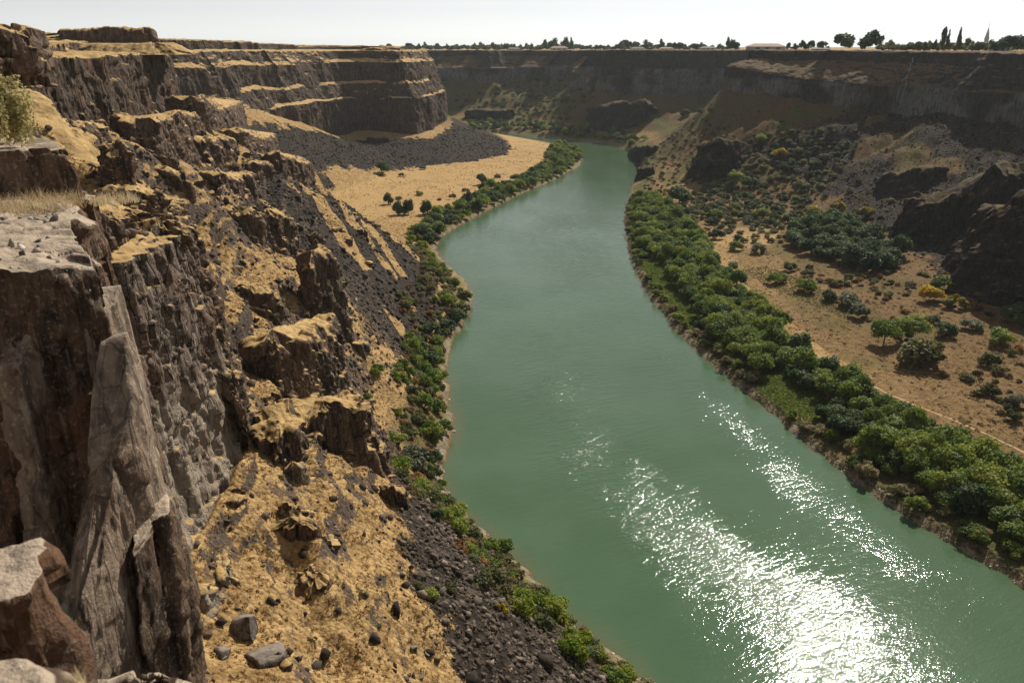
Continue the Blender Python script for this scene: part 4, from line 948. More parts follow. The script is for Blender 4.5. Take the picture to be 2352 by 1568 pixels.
def crowd(poly, spacing, box, seed, choices, lab, group, smin, smax, cat='shrub', cond=None, order=1):
    P = scatter(poly, spacing, *box, seed, cond)
    P = P[np.argsort(P[:, order])]
    for i, p in enumerate(P):
        pl, w_ = random.choice(choices)
        p[2] -= .1
        pl.place(p, random.uniform(smin, smax), '%s, %s %s' % (w_, ordn(i), lab), cat, group)
    return len(P)
n = [0] * 12
n[0] = crowd([(1000,497),(1050,478),(1110,440),(1160,425),(1230,395),(1258,368),(1250,348),(1290,334),(1335,350),(1342,370),(1300,397),(1230,432),(1150,462),(1090,492),(1040,518),(1000,548),(945,565),(940,545)], 7.6, (-80, 110, 540, 1150), 41,
  [(P_bank, 'green tree'), (P_bank, 'green tree'), (G, 'low green shrub'), (P_thick, 'dark tree')], 'up the shore thicket beside the sandy flat', 'plants of the west bank thicket', .7, 1.2, 'tree')
n[1] = crowd([(1800,560),(1850,522),(1900,508),(2000,545),(2072,590),(2045,622),(1960,628),(1880,602)], 9, (150, 300, 400, 620), 42, [(P_thick, 'very dark tree')], 'of the dense dark thicket at the foot of the bluff', 'trees of the dark thicket', 1.2, 1.6, 'tree')
n[2] = crowd([(1075,287),(1120,281),(1180,286),(1300,291),(1400,300),(1450,312),(1492,322),(1470,345),(1430,328),(1330,316),(1200,302),(1090,300)], 11, (-120, 230, 1100, 1480), 43, [(P_bank, 'green tree'), (P_thick, 'dark tree'), (O, 'olive shrub')], 'along the far shore', 'trees along the far shore', .9, 1.4, 'tree')
n[3] = crowd([(1570,450),(1640,425),(1700,335),(1760,300),(1900,300),(1975,335),(1905,420),(1850,475),(1900,500),(1800,525),(1620,515),(1560,490)], 7.6, (120, 330, 480, 800), 44, [(P_hill, 'olive shrub'), (GR, 'grey green shrub'), (P_hill, 'olive shrub'), (D, 'dark shrub')], 'up the shrubby east slope', 'shrubs of the east slope', .8, 1.6)
n[4] = crowd([(1470,370),(1640,235),(1700,330),(1640,425),(1480,460)], 9.5, (120, 260, 700, 1000), 45, [(P_far, 'olive shrub'), (BR, 'dry brown bush'), (BR, 'dry brown bush')], 'up the dry east spur', 'bushes of the east spur', .8, 1.3)
n[5] = crowd([(1030,225),(1140,190),(1260,150),(1370,200),(1390,270),(1300,290),(1090,285)], 13, (-140, 220, 1290, 1570), 46, [(D, 'dark shrub'), (P_far, 'olive shrub'), (P_far, 'olive shrub')], 'up the green slope across the far bend', 'shrubs across the far bend', .9, 1.7)
n[6] = crowd([(1640,600),(1760,560),(1900,640),(2050,620),(2260,640),(2352,700),(2352,1000),(2200,880),(1990,790),(1850,700),(1720,650)], 6.2, (110, 300, 230, 520), 47, [(BR, 'dry brown bush'), (BR, 'dry brown bush'), (P_hill, 'olive bush'), (RT, 'rusty bush')], 'up the dry east flat', 'bushes of the east flat', .5, 1.5, cond=lambda a, b, z: fbm(a / 16, b / 24, octs=3, seed=48) > .08)
n[7] = crowd([(940,560),(1000,600),(1085,690),(1020,800),(1010,1040),(1020,1110),(1100,1225),(1210,1330),(1370,1480),(1480,1568),(1300,1568),(1150,1430),(960,1230),(900,1050),(905,850),(930,760),(890,620)], 4.3, (-80, 40, 130, 560), 48,
  [(P_scrub, 'olive shrub'), (RT, 'rusty shrub'), (BR, 'dry brown bush'), (P_scrub, 'olive shrub'), (B, 'bright shrub')], 'up the west shore scrub', 'west shore scrub', .5, 1.35, cond=lambda a, b, z: (bil(dRL, a, b) > 2) & (bil(dRL, a, b) < 26))
n[8] = crowd([(1560,500),(1620,510),(1800,520),(1900,500),(1850,560),(1700,560),(1620,540)], 10, (110, 260, 480, 660), 49, [(GR, 'grey green shrub'), (P_hill, 'olive shrub')], 'along the foot of the shrubby east slope', 'shrubs at the slope foot', .8, 1.3)
n[9] = crowd([(1900,420),(2100,400),(2352,330),(2352,480),(2100,470),(2075,560),(1950,540),(1880,490)], 16, (200, 420, 420, 640), 50, [(P_far, 'olive shrub'), (BR, 'dry brown bush')], 'up the shaded east talus', 'shrubs of the east talus', .7, 1.3)
print('crowds', n)

# ------------------------------------------------------------------ scree, stones and low brush that nobody could count
def ico():
    f = (1 + 5 ** .5) / 2
    v = np.array([(-1, f, 0), (1, f, 0), (-1, -f, 0), (1, -f, 0), (0, -1, f), (0, 1, f), (0, -1, -f), (0, 1, -f), (f, 0, -1), (f, 0, 1), (-f, 0, -1), (-f, 0, 1)], float)
    t = np.array([(0, 11, 5), (0, 5, 1), (0, 1, 7), (0, 7, 10), (0, 10, 11), (1, 5, 9), (5, 11, 4), (11, 10, 2), (10, 7, 6), (7, 1, 8), (3, 9, 4), (3, 4, 2), (3, 2, 6), (3, 6, 8), (3, 8, 9), (4, 9, 5), (2, 4, 11), (6, 2, 10), (8, 6, 7), (9, 8, 1)])
    return v / np.linalg.norm(v[0]), t
def boulder_mesh(name, seed, mat, sub=2, sx=1.0, sy=.8, sz=.65, rough=.05):
    v, t = ico()
    for _ in range(sub):
        e = {}; v = list(map(tuple, v)); nt = []
        def mid(a, b):
            k = (min(a, b), max(a, b))
            if k not in e:
                m = (np.array(v[a]) + v[b]) / 2; v.append(tuple(m / np.linalg.norm(m))); e[k] = len(v) - 1
            return e[k]
        for a, b, c in t:
            x, y, z = mid(a, b), mid(b, c), mid(c, a); nt += [(a, x, z), (b, y, x), (c, z, y), (x, y, z)]
        v = np.array(v); t = np.array(nt)
    r = np.random.default_rng(seed)
    for _ in range(17):                                  # flat cleaved faces
        n_ = r.normal(size=3); n_ /= np.linalg.norm(n_); h = r.uniform(.36, .62)
        d = v @ n_; v = v - np.outer(np.clip(d - h, 0, None), n_)
    v = v * (1 + rough * fbm(v[:, 0] * 3, v[:, 1] * 3, v[:, 2] * 3, octs=3, seed=seed))[:, None] * np.array([sx, sy, sz])
    return mesh_from(name, v, t, mat)
def rocks_mesh(name, P, S, mat, seed):
    r = np.random.default_rng(seed); v0, t0 = ico(); n_ = len(P)
    V = np.repeat(v0[None], n_, 0)
    V = V * (1 + r.uniform(-.38, .3, (n_, 12, 1)))
    for _ in range(2):
        k = r.normal(size=(n_, 3)); k /= np.linalg.norm(k, axis=1)[:, None]
        d = np.einsum('nij,nj->ni', V, k); V = V - np.clip(d - .3, 0, None)[..., None] * k[:, None]
    V = V * r.uniform(.55, 1.1, (n_, 1, 3)) * S[:, None, None]
    q = r.normal(size=(n_, 4)); q /= np.linalg.norm(q, axis=1)[:, None]
    w_, x, y, z = q.T
    Rm = np.stack([1 - 2 * (y * y + z * z), 2 * (x * y - z * w_), 2 * (x * z + y * w_), 2 * (x * y + z * w_), 1 - 2 * (x * x + z * z), 2 * (y * z - x * w_), 2 * (x * z - y * w_), 2 * (y * z + x * w_), 1 - 2 * (x * x + y * y)], 1).reshape(n_, 3, 3)
    V = np.einsum('nij,nkj->nki', Rm, V) + P[:, None]
    T_all = (t0[None] + 12 * np.arange(n_)[:, None, None]).reshape(-1, 3)
    return mesh_from(name, V.reshape(-1, 3), T_all, mat, dict(tint=np.repeat(r.random(n_), 12)))
def stone_material(name, a, b, pale):
    t = NT(name); p = t.pos(); k = t.attr('tint')
    c = t.mix(k, a, b); c = t.mix(t.ramp(k, .88, .97), c, pale)
    n_ = t.noise(p, 2.5, 4, .65)
    c = t.mix(t.math('MULTIPLY', t.ramp(n_, .5, .72), .5), c, pale)
    return t.done(c, .9, t.bump(n_, .6, .25), .2)
M_scree = stone_material('scree_stone', (.04, .031, .024), (.15, .115, .088), (.28, .225, .172))
M_boulder_s = stone_material('ledge_stone', (.10, .08, .066), (.36, .30, .24), (.55, .48, .40))
M_blocks = stone_material('ledge_block_stone', (.03, .024, .02), (.15, .112, .085), (.28, .22, .17))
M_talus = stone_material('talus_stone', (.015, .012, .0098), (.054, .042, .032), (.11, .088, .068))
M_shore = stone_material('shore_stone', (.34, .29, .23), (.55, .49, .41), (.66, .60, .52))
def sample_ground(n_, box, seed, dens):
    """random ground points, kept with probability dens(x, y, z, attrs)"""
    r = np.random.default_rng(seed)
    x = r.uniform(box[0], box[1], n_); y = r.uniform(box[2], box[3], n_)
    uv, d = proj(np.stack([x, y, np.full(n_, 30.)], 1))
    m = (uv[:, 0] > -250) & (uv[:, 0] < 2600) & ((bil(can_f, x, y) > .9) | ((x < -25) & (y < 320))) & (bil(wat_f, x, y) < .1)
    x, y = x[m], y[m]; z = height(x, y); a = region_attrs(x, y)
    k = r.random(len(x)) < dens(x, y, z, a)
    return np.stack([x[k], y[k], z[k]], 1)
near_p = sample_ground(60000, (-110, 40, 60, 260), 61, lambda x, y, z, a: np.clip(a['scree'] * 1.0 - .15, 0, 1) * .8 + .03)
S_ = .28 + .75 * np.random.default_rng(62).random(len(near_p)) ** 3.2
o = link('scree', rocks_mesh('scree', near_p, S_ * 1.25, M_scree, 63)); tag(o, 'loose dark rubble spilling down to the near shore', kind='stuff')
mid_p = sample_ground(80000, (-330, 60, 240, 1150), 64, lambda x, y, z, a: np.clip(a['scree'] - .2, 0, 1) * .75 + .012 * (z > 8))
S_ = .5 + 1.5 * np.random.default_rng(65).random(len(mid_p)) ** 3
o = link('scree', rocks_mesh('talus', mid_p, S_, M_talus, 66)); tag(o, 'black talus blocks under the west wall and down the scree apron', kind='stuff')
east_p = sample_ground(50000, (90, 420, 240, 1000), 67, lambda x, y, z, a: np.clip(a['scree'] - .1, 0, 1) * .6 + .05 * (z > 25))
S_ = .5 + 1.4 * np.random.default_rng(68).random(len(east_p)) ** 3
o = link('scree', rocks_mesh('talus_east', east_p, S_, M_talus, 69)); tag(o, 'dark talus blocks below the east wall', kind='stuff')
slope_p = sample_ground(42000, (-320, 40, 60, 620), 167, lambda x, y, z, a: .28 * (z > 14) * (bil(left_f, x, y) > .5) * sstep(-.1, .3, fbm(x / 25, y / 25, octs=3, seed=168)))
S_ = .5 + 1.5 * np.random.default_rng(169).random(len(slope_p)) ** 3
o = link('rubble', rocks_mesh('slope_rubble', slope_p, S_, M_talus, 170)); tag(o, 'dark rocks poking out of the golden grass', kind='stuff')
def steep_dens(x, y, z, a):
    g = np.hypot(height(x + .8, y) - height(x - .8, y), height(x, y + .8) - height(x, y - .8)) / 1.6
    return sstep(.95, 1.5, g) * .75 * (bil(left_f, x, y) > .5) * (z > 12)
step_p = sample_ground(70000, (-230, 40, 60, 520), 267, steep_dens)
S_ = .3 + .9 * np.random.default_rng(269).random(len(step_p)) ** 2.2 + step_p[:, 1] * .0007
o = link('rubble', rocks_mesh('ledge_blocks', step_p, S_, M_blocks, 270)); tag(o, 'broken brown blocks crowding the small ledges of the west slope', kind='stuff')
# pale stones all along both water lines
r_ = np.random.default_rng(70); sp = []
for L, sd_ in ((rLs, 1), (rRs, -1)):
    tg = np.gradient(L[:, :2], axis=0); tg /= np.linalg.norm(tg, axis=1)[:, None] + 1e-9
    for q, t_ in zip(L[:, :2], tg):
        if 120 < q[1] < 1200:
            for _ in range(5):
                e = r_.uniform(-1.2, 2.6); s_ = r_.uniform(-2, 2)
                x, y = q[0] - t_[1] * e * sd_ + t_[0] * s_, q[1] + t_[0] * e * sd_ + t_[1] * s_
                sp.append((x, y, max(float(height(x, y)), -.1)))
sp = np.array(sp)
o = link('shore_gravel', rocks_mesh('shore_gravel', sp, .12 + .45 * r_.random(len(sp)) ** 3, M_shore, 71)); tag(o, 'pale stones strewn along the water line', kind='stuff')

def brush_mesh(name, P, S, mat, seed, nq=16):
    r = np.random.default_rng(seed); n_ = len(P)
    d = r.normal(size=(n_, nq, 3)); d[..., 2] = np.abs(d[..., 2]) * .8 + .1; d /= np.linalg.norm(d, axis=2)[..., None]
    c = P[:, None] + d * S[:, None, None] * r.uniform(.4, 1, (n_, nq, 1)) * np.array([1, 1, .75])
    nr_ = d + r.normal(size=d.shape) * .6; nr_ /= np.linalg.norm(nr_, axis=2)[..., None]
    a = np.cross(nr_, r.normal(size=d.shape)); a /= np.linalg.norm(a, axis=2)[..., None]; b = np.cross(nr_, a)
    z = S[:, None, None] * r.uniform(.25, .55, (n_, nq, 1))
    V = np.stack([c - a * z * .5, c - b * z * .8, c + a * z * .5, c + b * z * .8], 2).reshape(-1, 3)
    return mesh_from(name, V, np.arange(len(V)).reshape(-1, 4), mat, dict(tint=np.repeat(np.clip(r.random(n_) * .7 + .15, 0, 1), nq * 4)))
M_tuft_e = leaf_material('tawny_blades', (.14, .085, .035), (.26, .155, .062), (.38, .24, .10))
M_tuft = leaf_material('dry_grass_blades', (.22, .13, .05), (.42, .26, .10), (.58, .39, .17))
gp = sample_ground(170000, (-300, 60, 60, 640), 72, lambda x, y, z, a: np.clip(1 - a['scree'] * 1.2, 0, 1) * np.clip(420 / (y + 60), .12, 1) * sstep(-.2, .3, fbm(x / 7, y / 7, octs=2, seed=73)) * .55 * (bil(dRL, x, y) > 4) * (bil(left_f, x, y) > .5))
o = link('dry_grass', brush_mesh('dry_grass', gp, .25 + .4 * np.random.default_rng(74).random(len(gp)), M_tuft, 75)); tag(o, 'golden dry grass tufts on the west slope', kind='stuff')
gp = sample_ground(75000, (-100, 45, 60, 270), 472, lambda x, y, z, a: np.clip(1.05 - a['scree'] * 1.3, 0, 1) * (.45 + .4 * sstep(-.2, .3, fbm(x / 5, y / 5, octs=2, seed=473))) * (bil(dRL, x, y) > 4) * (bil(left_f, x, y) > .5))
o = link('dry_grass', brush_mesh('dry_grass_near', gp, .16 + .34 * np.random.default_rng(474).random(len(gp)) ** 1.5, M_tuft, 475, 10)); tag(o, 'straw coloured grass carpeting the near slope', kind='stuff')
gp = sample_ground(60000, (85, 270, 150, 520), 572, lambda x, y, z, a: .6 * sstep(-.35, .25, fbm(x / 9, y / 9, octs=3, seed=573)) * (bil(dRR, x, y) > 18) * np.clip(260 / y, .3, 1) * (bil(left_f, x, y) < .5))
o = link('dry_grass', brush_mesh('dry_grass_flat', gp, .2 + .4 * np.random.default_rng(574).random(len(gp)) ** 1.5, M_tuft_e, 575, 10)); tag(o, 'tawny grass clumps over the dry east flat', kind='stuff')
gp = sample_ground(60000, (-170, 80, 500, 1100), 672, lambda x, y, z, a: .5 * sstep(-.25, .3, fbm(x / 16, y / 16, octs=3, seed=673)) * (a['scree'] < .3) * (z < 16) * (bil(dRL, x, y) > 6) * (bil(left_f, x, y) > .5))
o = link('dry_grass', brush_mesh('dry_grass_bar', gp, .3 + .6 * np.random.default_rng(674).random(len(gp)) ** 1.5, M_tuft, 675, 9)); tag(o, 'golden grass over the sandy flat by the west bank', kind='stuff')
gp = sample_ground(16000, (-300, 80, 60, 1150), 76, lambda x, y, z, a: .3 * sstep(0, .3, fbm(x / 14, y / 14, octs=2, seed=77)) * (bil(left_f, x, y) > .5))
o = link('brush', brush_mesh('brush', gp, .4 + .6 * np.random.default_rng(78).random(len(gp)), M_leaf['shrub'], 79, 24)); tag(o, 'small olive scrub dotted over the west slope', kind='stuff')
gp = sample_ground(60000, (85, 420, 150, 1000), 80, lambda x, y, z, a: (.22 + .6 * sstep(0, .35, fbm(x / 18, y / 18, octs=3, seed=81))) * np.clip(300 / y, .35, 1) * (bil(dRR, x, y) > 22) * (bil(left_f, x, y) < .5))
o = link('brush', brush_mesh('brush_east', gp, .35 + .75 * np.random.default_rng(82).random(len(gp)) ** 2, M_leaf['brown'], 83, 18)); tag(o, 'brown sagebrush scrub spread over the east flat and slope', kind='stuff')

gp = sample_ground(26000, (100, 420, 300, 1050), 176, lambda x, y, z, a: (.25 + .75 * sstep(-.1, .3, fbm(x / 22, y / 22, octs=3, seed=177))) * sstep(12, 24, z) * .6 * (bil(left_f, x, y) < .5))
o = link('brush', brush_mesh('brush_slope', gp, .5 + 1.0 * np.random.default_rng(178).random(len(gp)) ** 2, M_leaf['shrub'], 179, 20)); tag(o, 'olive scrub matted over the east slope', kind='stuff')
g_ = scatter([(1740,850),(1830,840),(1850,880),(1930,945),(1860,990),(1740,905)], 1.0, 70, 160, 200, 340, 84)
g2 = scatter([(1465,600),(1510,595),(1620,740),(1580,760)], 1.0, 60, 130, 330, 520, 85)
gp = np.vstack([g_, g2])
g3 = scatter([(1700,620),(1760,612),(1850,645),(1965,700),(1945,735),(1850,695),(1760,655)], 1.6, 100, 260, 320, 520, 184)
o = link('herbs', brush_mesh('herbs_meadow', g3, .4 + .5 * np.random.default_rng(185).random(len(g3)), M_leaf['shrub'], 186, 20)); tag(o, 'green weedy strip across the dry east flat', kind='stuff')
o = link('herbs', brush_mesh('herbs', gp, .45 + .5 * np.random.default_rng(86).random(len(gp)), M_leaf['bright'], 87, 20)); tag(o, 'low bright green herbs filling the gaps of the east thicket', kind='stuff')
r_ = np.random.default_rng(88); gp = []
tg = np.gradient(rRs[:, :2], axis=0); tg /= np.linalg.norm(tg, axis=1)[:, None] + 1e-9
for q, t_ in zip(rRs[:, :2], tg):
    if 140 < q[1] < 700:
        for _ in range(9):
            e = r_.uniform(.2, 3.0); s_ = r_.uniform(-2, 2); x, y = q[0] + t_[1] * e + t_[0] * s_, q[1] - t_[0] * e + t_[1] * s_
            gp.append((x, y, max(0, float(height(x, y)))))
gp = np.array(gp)
o = link('reeds', brush_mesh('reeds', gp, .4 + .6 * r_.random(len(gp)), M_leaf['tan'], 89, 18)); tag(o, 'dry tan reeds along the east water line', kind='stuff')
r_ = np.random.default_rng(90)
B1 = bpy.data.objects['rock_ledge']; bpy.context.view_layer.update(); lp = []
for _ in range(320):
    x, y = r_.uniform(-15, -7.6), r_.uniform(13, 22)
    ok, loc, nor, i_ = B1.ray_cast((x, y, 135), (0, 0, -1))
    if ok and loc.z > 125.4 and nor.z > .7: lp.append(tuple(loc))
for nm_, bx_ in (('rock_ledge.002', (-7, -1.5, 2.5, 7)), ('rock_ledge.003', (-6, -1, 1.5, 5))):
    Bk = bpy.data.objects[nm_]
    for _ in range(260):
        x, y = r_.uniform(*bx_[:2]), r_.uniform(*bx_[2:])
        ok, loc, nor, i_ = Bk.ray_cast((x, y, 135), (0, 0, -1))
        if ok and nor.z > .75 and loc.z > 126.5: lp.append(tuple(loc))
lp = np.array(lp)
o = link('ledge_rubble', rocks_mesh('ledge_rubble', lp, (.03 + .15 * r_.random(len(lp)) ** 3) * np.clip(lp[:, 1] / 13, .25, 1), M_boulder_s, 91)); tag(o, 'flakes and stones lying on the pale dusty ledge', kind='stuff')
# single boulders
def boulder(u, v, wpx, label, seed, mat, sz=.65, group=None, sub=2, name='boulder'):
    p = hit(u, v); uv, d = proj(p); q = wpx * d / FPX / 2
    o = link(name, boulder_mesh(name, seed, mat, sub, 1, .85, sz)); o.location = (p[0], p[1], p[2] + q * sz * .35); o.scale = (q, q, q)
    o.rotation_euler = (random.uniform(-.3, .3), random.uniform(-.3, .3), random.uniform(0, 6))
    return tag(o, label, 'boulder', group)
M_boulder = rock_material('boulder_rock', dark=(.06, .05, .044), mid=(.17, .14, .118), pale=(.36, .32, .27), grass=(.26, .22, .18), cscale=2.2, rust=.3)
M_white = plain_material('pale_shore_rock', (.56, .50, .42), .9, .25, 2.0)
boulder(562,1455,122,'big grey brown boulder at the lip of the near grass slope',901,M_boulder,.7)
boulder(620,1525,150,'dark cracked boulder just below the big grey brown one',902,M_boulder,.55)
boulder(510,1500,70,'squat grey boulder uphill of the two big ones',903,M_boulder,.6)
boulder(388,1215,42,'pale chalky boulder beside the slender pillar',904,M_white,.8)
boulder(952,1488,34,'large pale slab lying on the grey rubble',905,M_boulder,.5)
boulder(981,1506,28,'long grey block next to the pale slab on the rubble',906,M_boulder,.6)
boulder(969,1556,24,'light grey block low on the rubble',907,M_boulder,.6)
for k, (u, v, wp, lb) in enumerate([(1033,919,12,'white rock at the water in front of the olive shrub'),(1036,937,10,'small white rock just below the one by the olive shrub'),(1043,961,10,'white rock out in the shallows by the tallest shrub'),(1051,969,9,'flat pale rock furthest out in the shallows'),(1040,992,13,'white rock under the tallest shrub'),
  (1018,882,14,'pale rock below the wide bright shrub'),(1007,808,8,'small pale rock by the gravel beach'),(1018,1084,12,'pale rock uphill of the white rocks'),(1025,1096,12,'flat white rock in the upper group of white rocks'),(1014,1104,16,'broad white rock in the upper group of white rocks'),(1031,1132,10,'white rock at the top of the lower group'),
  (1043,1144,10,'white rock on the water side of the lower group'),(1042,1154,10,'round white rock amid the lower group'),(1037,1168,18,'biggest white rock, at the bottom of the lower group'),(1146,1298,14,'white rock beside the trailing green shrub'),(1201,1326,13,'brownish white rock by the pale grey green shrub'),(1446,1570,16,'white rock under the round bright shrub'),(1460,1560,18,'broad white rock beside the round bright shrub')]):
    boulder(u, v, wp, lb, 920 + k, M_white, .6, 'white rocks of the west shore', 1, 'shore_rock')

# ------------------------------------------------------------------ the far rims: houses, trees, steeple
bpy.context.view_layer.update()
def ground_under(u, Y):
    """ground point at distance Y on the bearing of print column u (on the skyline)"""
    x = (u - CX) / FPX * (Y * math.cos(PITCH) + 1.5)
    for _ in range(40):
        if not (GX0 < x < GX1 and Y < GY1) or (float(bil(can_f, x, Y)) < .01 and float(height(x, Y)) > 120): break
        Y += 9; x = (u - CX) / FPX * (Y * math.cos(PITCH) + 1.5)
    if GX0 < x < GX1 and Y < GY1: z = float(height(x, Y))
    else: z = 123 + max(0, (math.hypot(x, Y) - 1700) / 5300) * 5
    return np.array([x, Y, max(z, 122.5)])
P_sky = Plant('rim_tree', 'dark', 5.0, 8.5, 8, 900, .9, 4, False, 830, base=.04)
P_skyg = Plant('rim_tree', 'shrub', 5.0, 7.5, 8, 900, .9, 3, False, 840, base=.03)
def sky_tree(u, Y, wpx, hpx, label, pl=None, group='trees along the far rim', cat='tree'):
    p = ground_under(u, Y); d = proj(p)[1]; pl = pl or P_sky
    sx = wpx * 1.25 * d / FPX / (2 * pl.R * .95); sz = hpx * 1.4 * d / FPX / (pl.H * 1.05)
    p[2] -= .2
    return pl.place(p, 1, label, cat, group, sz=(sx, sx, sz))
r_ = random.Random(77)
named = [(828,1250,9,9,'lone dark tree on the west plateau'),(1251,1760,17,18,'round dark tree, west of the two tall ones near the flat roofed house'),(1272,1770,24,21,'broad dark tree behind the flat roofed house'),(1299,1780,20,22,'tall dark tree just east of the flat roofed house'),(1312,1750,8,22,'slim bare topped tree beside the flat roofed house'),
 (1433,1780,22,20,'tall rounded tree midway along the far rim'),(1447,1790,14,20,'feathery tree leaning on the tall rounded one'),(1461,1770,18,17,'dark tree east of the feathery one'),(1485,1775,24,18,'wide dark tree east of the feathery one'),(1519,1500,14,19,'upright dark tree, first of the upright trio'),(1539,1500,16,17,'bushy dark tree, middle of the upright trio'),(1549,1500,10,18,'narrow dark tree, last of the upright trio'),
 (1562,1480,17,15,'dark rounded tree after the upright trio'),(1597,1480,20,13,'low dark tree in the row before the poplar'),(1672,1300,10,27,'tall dark poplar west of the tan roofed house'),(1684,1300,22,18,'round tree touching the tall dark poplar'),(1765,1030,30,13,'dark tree behind the tan roofed house'),(1811,1000,10,15,'small dark conifer just east of the tan roofed house'),(1826,990,16,12,'pale green bush east of the tan roofed house'),
 (1843,980,16,21,'pointed dark conifer, taller of a pair'),(1861,985,16,19,'pointed dark conifer, shorter of a pair'),(1888,960,26,18,'mid green tree next to the huge spreading one'),(1939,920,50,38,'huge spreading dark tree on the east rim'),(1999,900,46,42,'tall spreading tree with a gap in its crown on the east rim'),(1982,900,14,20,'leaning stem like tree under the tall spreading one'),
 (2145,860,9,24,'slim tree before the poplar on the east rim'),(2162,860,12,46,'tall narrow poplar, darkest on the east rim'),(2173,860,8,36,'thin half bare poplar behind the darkest one'),(2199,860,9,48,'tall brownish poplar with a bare tip'),(2122,860,10,18,'small dark upright tree by the waterfall head'),(2246,840,20,18,'pale green tree beside the steeple'),(2280,840,20,20,'dark tree in front of the blue grey house'),
 (2306,840,42,32,'large tree behind the blue grey house'),(2338,830,42,36,'large dark rounded tree cut by the edge of the view'),(2296,835,16,18,'dark bush against the blue grey house')]
for u, Y, wp, hp, lb in named: sky_tree(u, Y, wp, hp, lb)
k = 0
for u in list(range(872, 1240, 8)) + list(range(1150, 1690, 8)):
    u2 = u + r_.uniform(-5, 5); Y = r_.uniform(1720, 2100); k += 1
    sky_tree(u2, Y, r_.uniform(10, 19), r_.uniform(6, 13), 'small dark tree, %s along the far rim from the west' % ordn(k - 1), r_.choice([P_sky, P_sky, P_skyg]))
k = 0
for u in range(2022, 2352, 9):
    k += 1
    sky_tree(u + r_.uniform(-4, 4), r_.uniform(860, 960), r_.uniform(14, 26), r_.uniform(10, 21), 'grey green bush, %s along the east rim from the spreading trees' % ordn(k - 1), P_skyg, 'bushes along the east rim', 'bush')
M_wall_t = plain_material('house_wall', (.42, .36, .30)); M_wall_b = plain_material('blue_grey_siding', (.45, .50, .53)); M_roof_t = plain_material('tan_roof', (.34, .25, .19)); M_roof_g = plain_material('grey_roof', (.2, .19, .18)); M_glass = plain_material('window_glass', (.05, .06, .07), .2); M_spire = plain_material('spire_metal', (.42, .50, .50), .5)
def bx(x0, x1, y0, y1, z0, z1):
    v = [(x, y, z) for x in (x0, x1) for y in (y0, y1) for z in (z0, z1)]
    return v, [(0, 1, 3, 2), (4, 6, 7, 5), (0, 4, 5, 1), (2, 3, 7, 6), (0, 2, 6, 4), (1, 5, 7, 3)]
def poly_mesh(name, V, F, mat):
    me = bpy.data.meshes.new(name); me.from_pydata(V, [], F); me.materials.append(mat); me.update(); return me
def house(u, Y, wpx, hpx, label, mw, mr, rz=0.0):
    p = ground_under(u, Y); d = proj(p)[1]; W = wpx * d / FPX; Hh = hpx * d / FPX; D_ = W * .45
    root = bpy.data.objects.new('house', None); col.objects.link(root); root.location = (p[0], p[1], p[2] - .3); root.rotation_euler = (0, 0, rz); tag(root, label, 'house', 'houses on the far rims')
    hw = Hh * .55
    v, f = bx(-W / 2 * .92, W / 2 * .92, -D_ / 2, D_ / 2, 0, hw); link('wall', poly_mesh('wall', v, f, mw), root)
    e = W / 2; g = D_ / 2 + .6; v = [(-e, -g, hw), (e, -g, hw), (e, g, hw), (-e, g, hw), (-e * .62, 0, Hh), (e * .62, 0, Hh), (-e, -g, hw - .25), (e, -g, hw - .25), (e, g, hw - .25), (-e, g, hw - .25)]
    f = [(0, 1, 5, 4), (1, 2, 5), (2, 3, 4, 5), (3, 0, 4), (6, 7, 1, 0), (7, 8, 2, 1), (8, 9, 3, 2), (9, 6, 0, 3), (9, 8, 7, 6)]
    link('roof', poly_mesh('roof', v, f, mr), root)
    for q in (-.32, -.08, .22):
        v, f = bx(W * q, W * (q + .1), -D_ / 2 - .05, -D_ / 2 + .1, hw * .35, hw * .8); link('window', poly_mesh('window', v, f, M_glass), root)
    return root
house(1758, 1010, 86, 15, 'wide low house with a tan hipped roof at the head of the east rim', M_wall_t, M_roof_t)
house(1885, 950, 40, 7, 'small low house half hidden by rim trees', M_wall_t, M_roof_g)
house(2296, 850, 46, 17, 'blue grey house on the east rim between large trees', M_wall_b, M_roof_g)
house(1284, 1720, 42, 10, 'long flat roofed house below the tall trees of the far rim', M_wall_t, M_roof_t)
house(1180, 1720, 30, 7, 'small grey roofed house at the west end of the far rim', M_wall_t, M_roof_g)
house(1465, 1730, 34, 8, 'grey roofed house under the rounded trees of the far rim', M_wall_t, M_roof_g)
house(1625, 1420, 36, 8, 'low house in the gap before the poplar', M_wall_t, M_roof_g)
house(1530, 1470, 34, 7, 'low house beneath the upright trio of trees', M_wall_t, M_roof_t)
p = ground_under(2261, 930); d = proj(p)[1]; q = d / FPX
st_ = bpy.data.objects.new('church_steeple', None); col.objects.link(st_); st_.location = p; tag(st_, 'pale pointed church steeple above the east rim trees', 'steeple')
v, f = bx(-3.4 * q, 3.4 * q, -3.4 * q, 3.4 * q, 0, 24 * q); link('tower', poly_mesh('tower', v, f, M_wall_b), st_)
v = [(-4 * q, -4 * q, 24 * q), (4 * q, -4 * q, 24 * q), (4 * q, 4 * q, 24 * q), (-4 * q, 4 * q, 24 * q), (0, 0, 52 * q)]; link('spire', poly_mesh('spire', v, [(0, 1, 4), (1, 2, 4), (2, 3, 4), (3, 0, 4), (3, 2, 1, 0)], M_spire), st_)
V, Q = tube([(0, 0, 50 * q), (0, 0, 60 * q)], [.5 * q, .3 * q]); link('finial', mesh_from('finial', V, Q, M_spire), st_)

